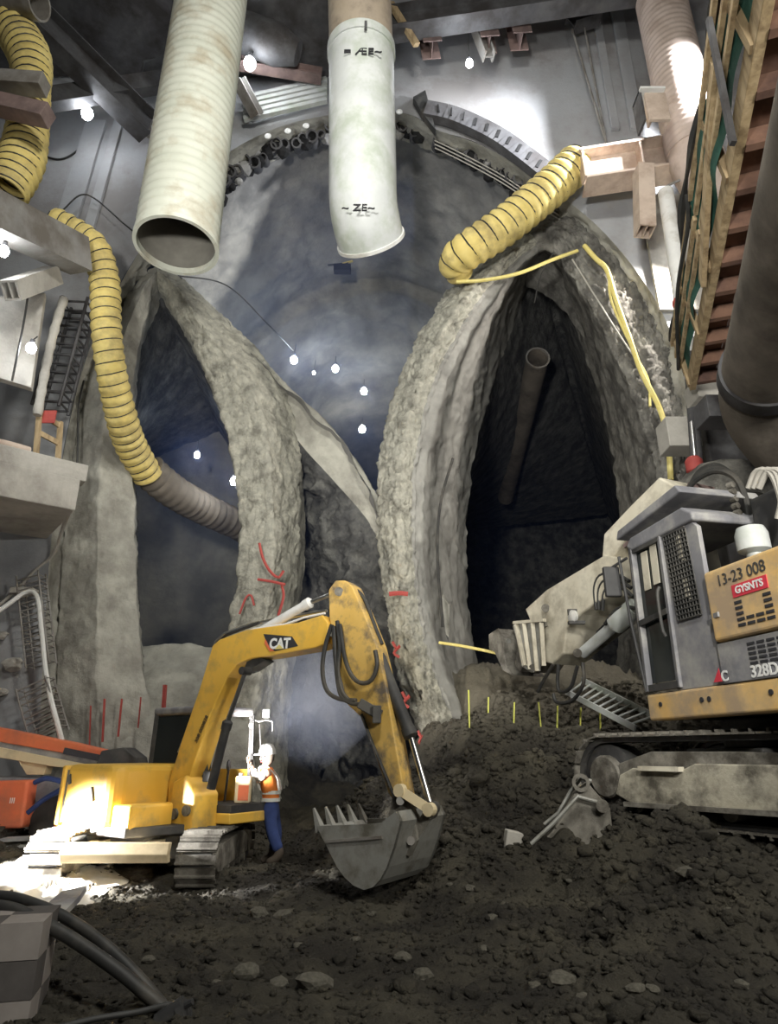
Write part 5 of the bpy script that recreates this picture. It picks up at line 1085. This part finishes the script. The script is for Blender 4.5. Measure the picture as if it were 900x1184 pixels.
gh([at(-60, 1052, 5.0), at(0, 1048, 5.0), at(40, 1062, 4.95), at(90, 1090, 4.9), at(140, 1125, 4.85), at(170, 1150, 4.85), at(196, 1172, 4.8)], .040, 'lower black hose arching over the corner block stack')
gh([at(60, 1190, 4.55), at(110, 1178, 4.65), at(160, 1170, 4.75), at(195, 1162, 4.8), at(214, 1166, 4.8)], .018, 'thin black hose curling along the bottom edge')
e = empty('hose_coupling', at(200, 1178, 4.75), 0, 'dark coupling where the corner hoses meet the ground', 'coupling'); q = at(200, 1170, 4.78)
child('body', B().cyl(q+V((-.08, 0, -.06)), q+V((.07, 0, .03)), .06, n=14), 'machine_black', e, True); child('lever', B().cyl(q, q+V((.12, -.02, .06)), .02, n=8), 'machine_black', e, True); child('ring', B().pipe([q+V((.05, 0, -.02)), q+V((.09, 0, .0))], .08, .05, 16), 'machine_black', e, True)
bd = at(72, 1042, 6.6); thing('loose_plate', B().prism([at(48, 1050, 6.4), at(72, 1030, 6.9), at(100, 1024, 7.0), at(92, 1036, 6.7), at(66, 1062, 6.2)], (0, 0, 0), (0, .02, -.05)), 'machine_grey', 'loose grey plate propped up in front of the floodlit ground', 'plate')
# cables on the right drift
def cab(pts, r, label, m='cable_yellow'): thing('cable', B().tube([V(q) for q in crv(pts, 60)], r, 8), m, label, 'cable', smooth=True)
cab([at(528, 326, 13.15), at(560, 324, 13.05), at(600, 316, 12.95), at(640, 300, 12.95), at(668, 290, 13.0)], .045, 'yellow cable drooping across the top of the right drift')
cab([at(676, 284, 13.0), at(690, 300, 12.9), at(702, 312, 12.85), at(712, 345, 12.8), at(728, 390, 12.75), at(742, 430, 12.7), at(762, 470, 12.6), at(772, 505, 12.5), at(776, 555, 12.4)], .06, 'thick yellow cable hanging down the right flank of the drift')
cab([at(704, 315, 12.85), at(708, 350, 12.8), at(735, 410, 12.75), at(750, 440, 12.7), at(752, 470, 12.6)], .03, 'short yellow cable end hanging beside the thick yellow cable')
cab([at(662, 300, 13.1), at(690, 345, 13.0), at(715, 385, 12.95), at(735, 415, 12.9)], .02, 'thin pale wire left of the thick yellow cable', 'cable_grey')
cab([at(640, 292, 13.2), at(625, 320, 13.3), at(618, 350, 13.9)], .015, 'thin dark wire at the drift apex', 'rubber')
cab([at(508, 743, 13.45), at(540, 748, 13.2), at(588, 758, 12.9)], .03, 'yellow line stretched from the rib to the coupler head')
cab([at(524, 530, 13.6), at(510, 580, 13.6), at(506, 640, 13.6), at(512, 725, 13.6)], .03, 'dark crack like cable down the inside of the right rib', 'rubber')
cab([at(70, 245, 12.6), at(100, 225, 12.7), at(145, 260, 12.7), at(175, 285, 12.6)], .02, 'thin black cable across the head wall left of the cream duct', 'rubber')
cab([at(44, 178, 12.97), at(70, 184, 12.97), at(92, 172, 12.97), at(108, 152, 12.97)], .025, 'drooping black cable below the left lamp', 'rubber')
cab([at(200, 318, 14.3), at(262, 330, 15.4), at(310, 375, 17.2), at(340, 406, 20.0)], .02, 'thin dark cable strung along the left of the vault', 'rubber')
# red survey paint on the ribs: raised paint strokes
def stroke(pts, Y, r, label): thing('paint_mark', B().tube([V(q) for q in crv([at(u, v, Y) for u, v in pts], 14)], r, 5), 'red_paint', label, 'paint mark', 'red survey paint marks')
stroke([(300, 628), (304, 645), (312, 660), (322, 668), (328, 660)], 13.28, .03, 'red hook shaped paint mark on the left rib')
stroke([(298, 670), (312, 672), (330, 676)], 13.28, .03, 'red level paint stroke on the left rib')
stroke([(326, 676), (328, 690), (322, 712)], 13.35, .03, 'red drooping paint stroke at the right edge of the left rib')
stroke([(277, 710), (284, 692), (290, 688), (294, 700)], 13.35, .025, 'red arrow shaped paint mark low on the left rib')
stroke([(450, 687), (462, 686), (472, 687)], 13.18, .05, 'short red dash on the edge of the right rib')
for i, (u, v) in enumerate(((459, 750), (470, 808), (488, 853))):
    stroke([(u-5, v-8), (u, v), (u+4, v-4), (u-3, v+5), (u+3, v+10)], 13.15, .03, ['upper', 'middle', 'lowest'][i]+' red scribble down the edge of the right rib')
# ---- stones: individuals
def rockmesh(seed):
    r_ = np.random.default_rng(seed); import bmesh
    bm_ = bmesh.new(); bmesh.ops.create_icosphere(bm_, subdivisions=2, radius=1.0)
    for v in bm_.verts:
        p = np.array(v.co)[None]; v.co *= 1+.35*float(fbm(p*1.3+seed*3.1, 2, seed)[0]); v.co.z *= .65
    me = bpy.data.meshes.new('stone'); bm_.to_mesh(me); bm_.free(); me.materials.append(M['stone']); return me
RM = [rockmesh(i) for i in range(5)]
for q, (u, v, s_) in enumerate(((14, 768, .2), (0, 800, .13), (0, 735, .16))):
    me = RM[q].copy(); me.materials.clear(); me.materials.append(M['concrete_pale']); o = bpy.data.objects.new('concrete_lump', me); COL.objects.link(o); o.location = at(u, v, 12.9); o.scale = (s_, s_*.9, s_*.9)
    tag(o, ['largest pale concrete lump stuck on the left wall', 'lowest pale concrete lump stuck on the left wall', 'topmost pale concrete lump stuck on the left wall'][q], 'lump')
SL = {0: 'broad flat stone in the lit muck below the bucket teeth, right of its neighbour', 1: 'flat stone left of the broad one in front of the small excavator track', 2: 'largest stone near the bottom edge left of centre', 3: 'middle stone of three in a row near the bottom edge', 4: 'left stone of three in a row near the bottom edge', 5: 'stone right of the excavator bucket on open muck', 6: 'stone on the muck below the pale block', 7: 'big stone on the muck under the large track', 8: 'stone on the rutted ground at the right', 9: 'upper stone of a pair at bottom centre', 10: 'lower stone of a pair at bottom centre', 11: 'largest stone near the bottom edge right of centre', 12: 'stone at the bottom edge right of centre', 13: 'stone near the bottom edge under the rutted ground', 16: 'stone just below the excavator bucket lip'}
spots = [(330, 1060, .16), (300, 1058, .12), (362, 1148, .14), (322, 1138, .10), (285, 1142, .10), (545, 1038, .07), (570, 1072, .06), (800, 1022, .11), (845, 1058, .06), (465, 1118, .07), (490, 1136, .09), (648, 1148, .10), (680, 1170, .09), (735, 1152, .07), (585, 1060, .05), (520, 1032, .04), (392, 1012, .13), (240, 1062, .05), (215, 1044, .05), (620, 1150, .05), (758, 1168, .05), (700, 1062, .04), (430, 1060, .05), (250, 1150, .05), (170, 1120, .05), (860, 1150, .06), (560, 1100, .05), (660, 1028, .05), (410, 1100, .05), (345, 1098, .05)]
for i, (u, v, s_) in enumerate(spots):
    p = march(u, v)
    o = bpy.data.objects.new('stone', RM[i % 5]); COL.objects.link(o); o.location = (p.x, p.y, gz(p.x, p.y, True)+s_*.12); o.scale = (s_, s_*.8, s_*.8); o.rotation_euler = (0, 0, i*1.7)
    tag(o, SL.get(i, 'small loose stone chip on the churned muck'), 'stone', 'stones on the muck')
# ---- clods: uncountable
N_ = 62000
cx = rng.uniform(-7.5, 7.5, N_); cy = 4.2+rng.random(N_)**1.2*9.0; keep = (np.abs(cx) < cy*.66+.4)
cx, cy = cx[keep], cy[keep]; cz = ground_z(cx, cy); pl = np.clip((ground_z(cx, cy, False)-.08)/.6, .0, 1)
clump = np.clip(fbm(np.stack([cx*.8, cy*.8, cx*0], -1), 2, 77)*.5+.5, 0, 1)
ok = rng.random(len(cx)) < (.40+.4*pl+.35*clump); cx, cy, cz, pl = cx[ok], cy[ok], cz[ok], pl[ok]
base = []; import bmesh
bm_ = bmesh.new(); bmesh.ops.create_icosphere(bm_, subdivisions=1, radius=1.0); IV = np.array([v.co for v in bm_.verts]); IF = np.array([[v.index for v in f.verts] for f in bm_.faces]); bm_.free()
n_ = len(cx); sz = (.007+.034*rng.random(n_)**2.6)*(1+.8*pl)*np.where(rng.random(n_) < .03, 2.0, 1)
jit = rng.uniform(.6, 1.35, (n_, len(IV), 1)); sc3 = np.stack([sz*rng.uniform(.7, 1.3, n_), sz*rng.uniform(.7, 1.3, n_), sz*rng.uniform(.5, .9, n_)], -1)[:, None, :]
VV = IV[None]*jit*sc3+np.stack([cx, cy, cz+sz*.1], -1)[:, None, :]
FF = (IF[None]+np.arange(n_)[:, None, None]*len(IV)).reshape(-1, 3)
me = bpy.data.meshes.new('muck_clods'); me.from_pydata(VV.reshape(-1, 3).tolist(), [], FF.tolist()); me.update()
o = mkobj('muck_clods', me, 'muck', None, True); tag(o, 'scattered dark clods of churned muck over the floor', 'muck', None, 'stuff')
# ================================================================ haze hanging in the tunnel
def haze(name, verts_faces, dens, col, label, aniso=.2):
    m = bpy.data.materials.new(name); m.use_nodes = True; nt = m.node_tree; nt.nodes.clear()
    out_ = nt.nodes.new('ShaderNodeOutputMaterial'); s = nt.nodes.new('ShaderNodeVolumeScatter'); s.inputs['Color'].default_value = (*col, 1); s.inputs['Density'].default_value = dens; s.inputs['Anisotropy'].default_value = aniso
    nt.links.new(s.outputs[0], out_.inputs['Volume'])
    o = verts_faces.build(name, m); tag(o, label, 'haze', None, 'stuff'); return o
hz = B().box((-6.1, 28.3, 10), (13.6, 29.4, 22)); haze('tunnel_haze', hz, .025, (.27, .38, .80), 'blue grey smoke haze hanging in the left drift and heading')
hz = B().box((6.8, 28.6, 10), (11.8, 28.0, 22)); haze('drift_haze', hz, .0035, (.26, .38, .85), 'faint haze hanging in the dark right drift')
# smoke drifting up from the worker's lamp
import bmesh
def puff(name, c, ax, r, L, dens, col, label):
    bm_ = bmesh.new(); bmesh.ops.create_icosphere(bm_, subdivisions=3, radius=1.0); q = V(ax).to_track_quat('Z', 'Y').to_matrix()
    bb = B(); bb.v = [V(c)+q @ V((v.co.x*r, v.co.y*r, v.co.z*L)) for v in bm_.verts]; bb.f = [tuple(v.index for v in f.verts) for f in bm_.faces]; bm_.free()
    o = haze(name, bb, dens, col, label, .3); o.active_material.cycles.homogeneous_volume = False
    nt = o.active_material.node_tree; s = [n for n in nt.nodes if n.type == 'VOLUME_SCATTER'][0]
    tc = nt.nodes.new('ShaderNodeTexCoord'); mp = nt.nodes.new('ShaderNodeMapping'); nt.links.new(tc.outputs['Generated'], mp.inputs[0]); mp.inputs['Location'].default_value = (-.5, -.5, -.5)
    ln = nt.nodes.new('ShaderNodeVectorMath'); ln.operation = 'LENGTH'; nt.links.new(mp.outputs[0], ln.inputs[0])
    rg = nt.nodes.new('ShaderNodeMapRange'); rg.inputs['From Min'].default_value = .05; rg.inputs['From Max'].default_value = .42; rg.inputs['To Min'].default_value = dens; rg.inputs['To Max'].default_value = 0; nt.links.new(ln.outputs['Value'], rg.inputs['Value'])
    nt.links.new(rg.outputs[0], s.inputs['Density']); return o
puff('lamp_smoke', at(375, 800, 11.3), (1.0, .2, 1.0), 1.0, 2.0, .85, (.62, .70, .95), 'pale blue smoke drifting up behind the worker')
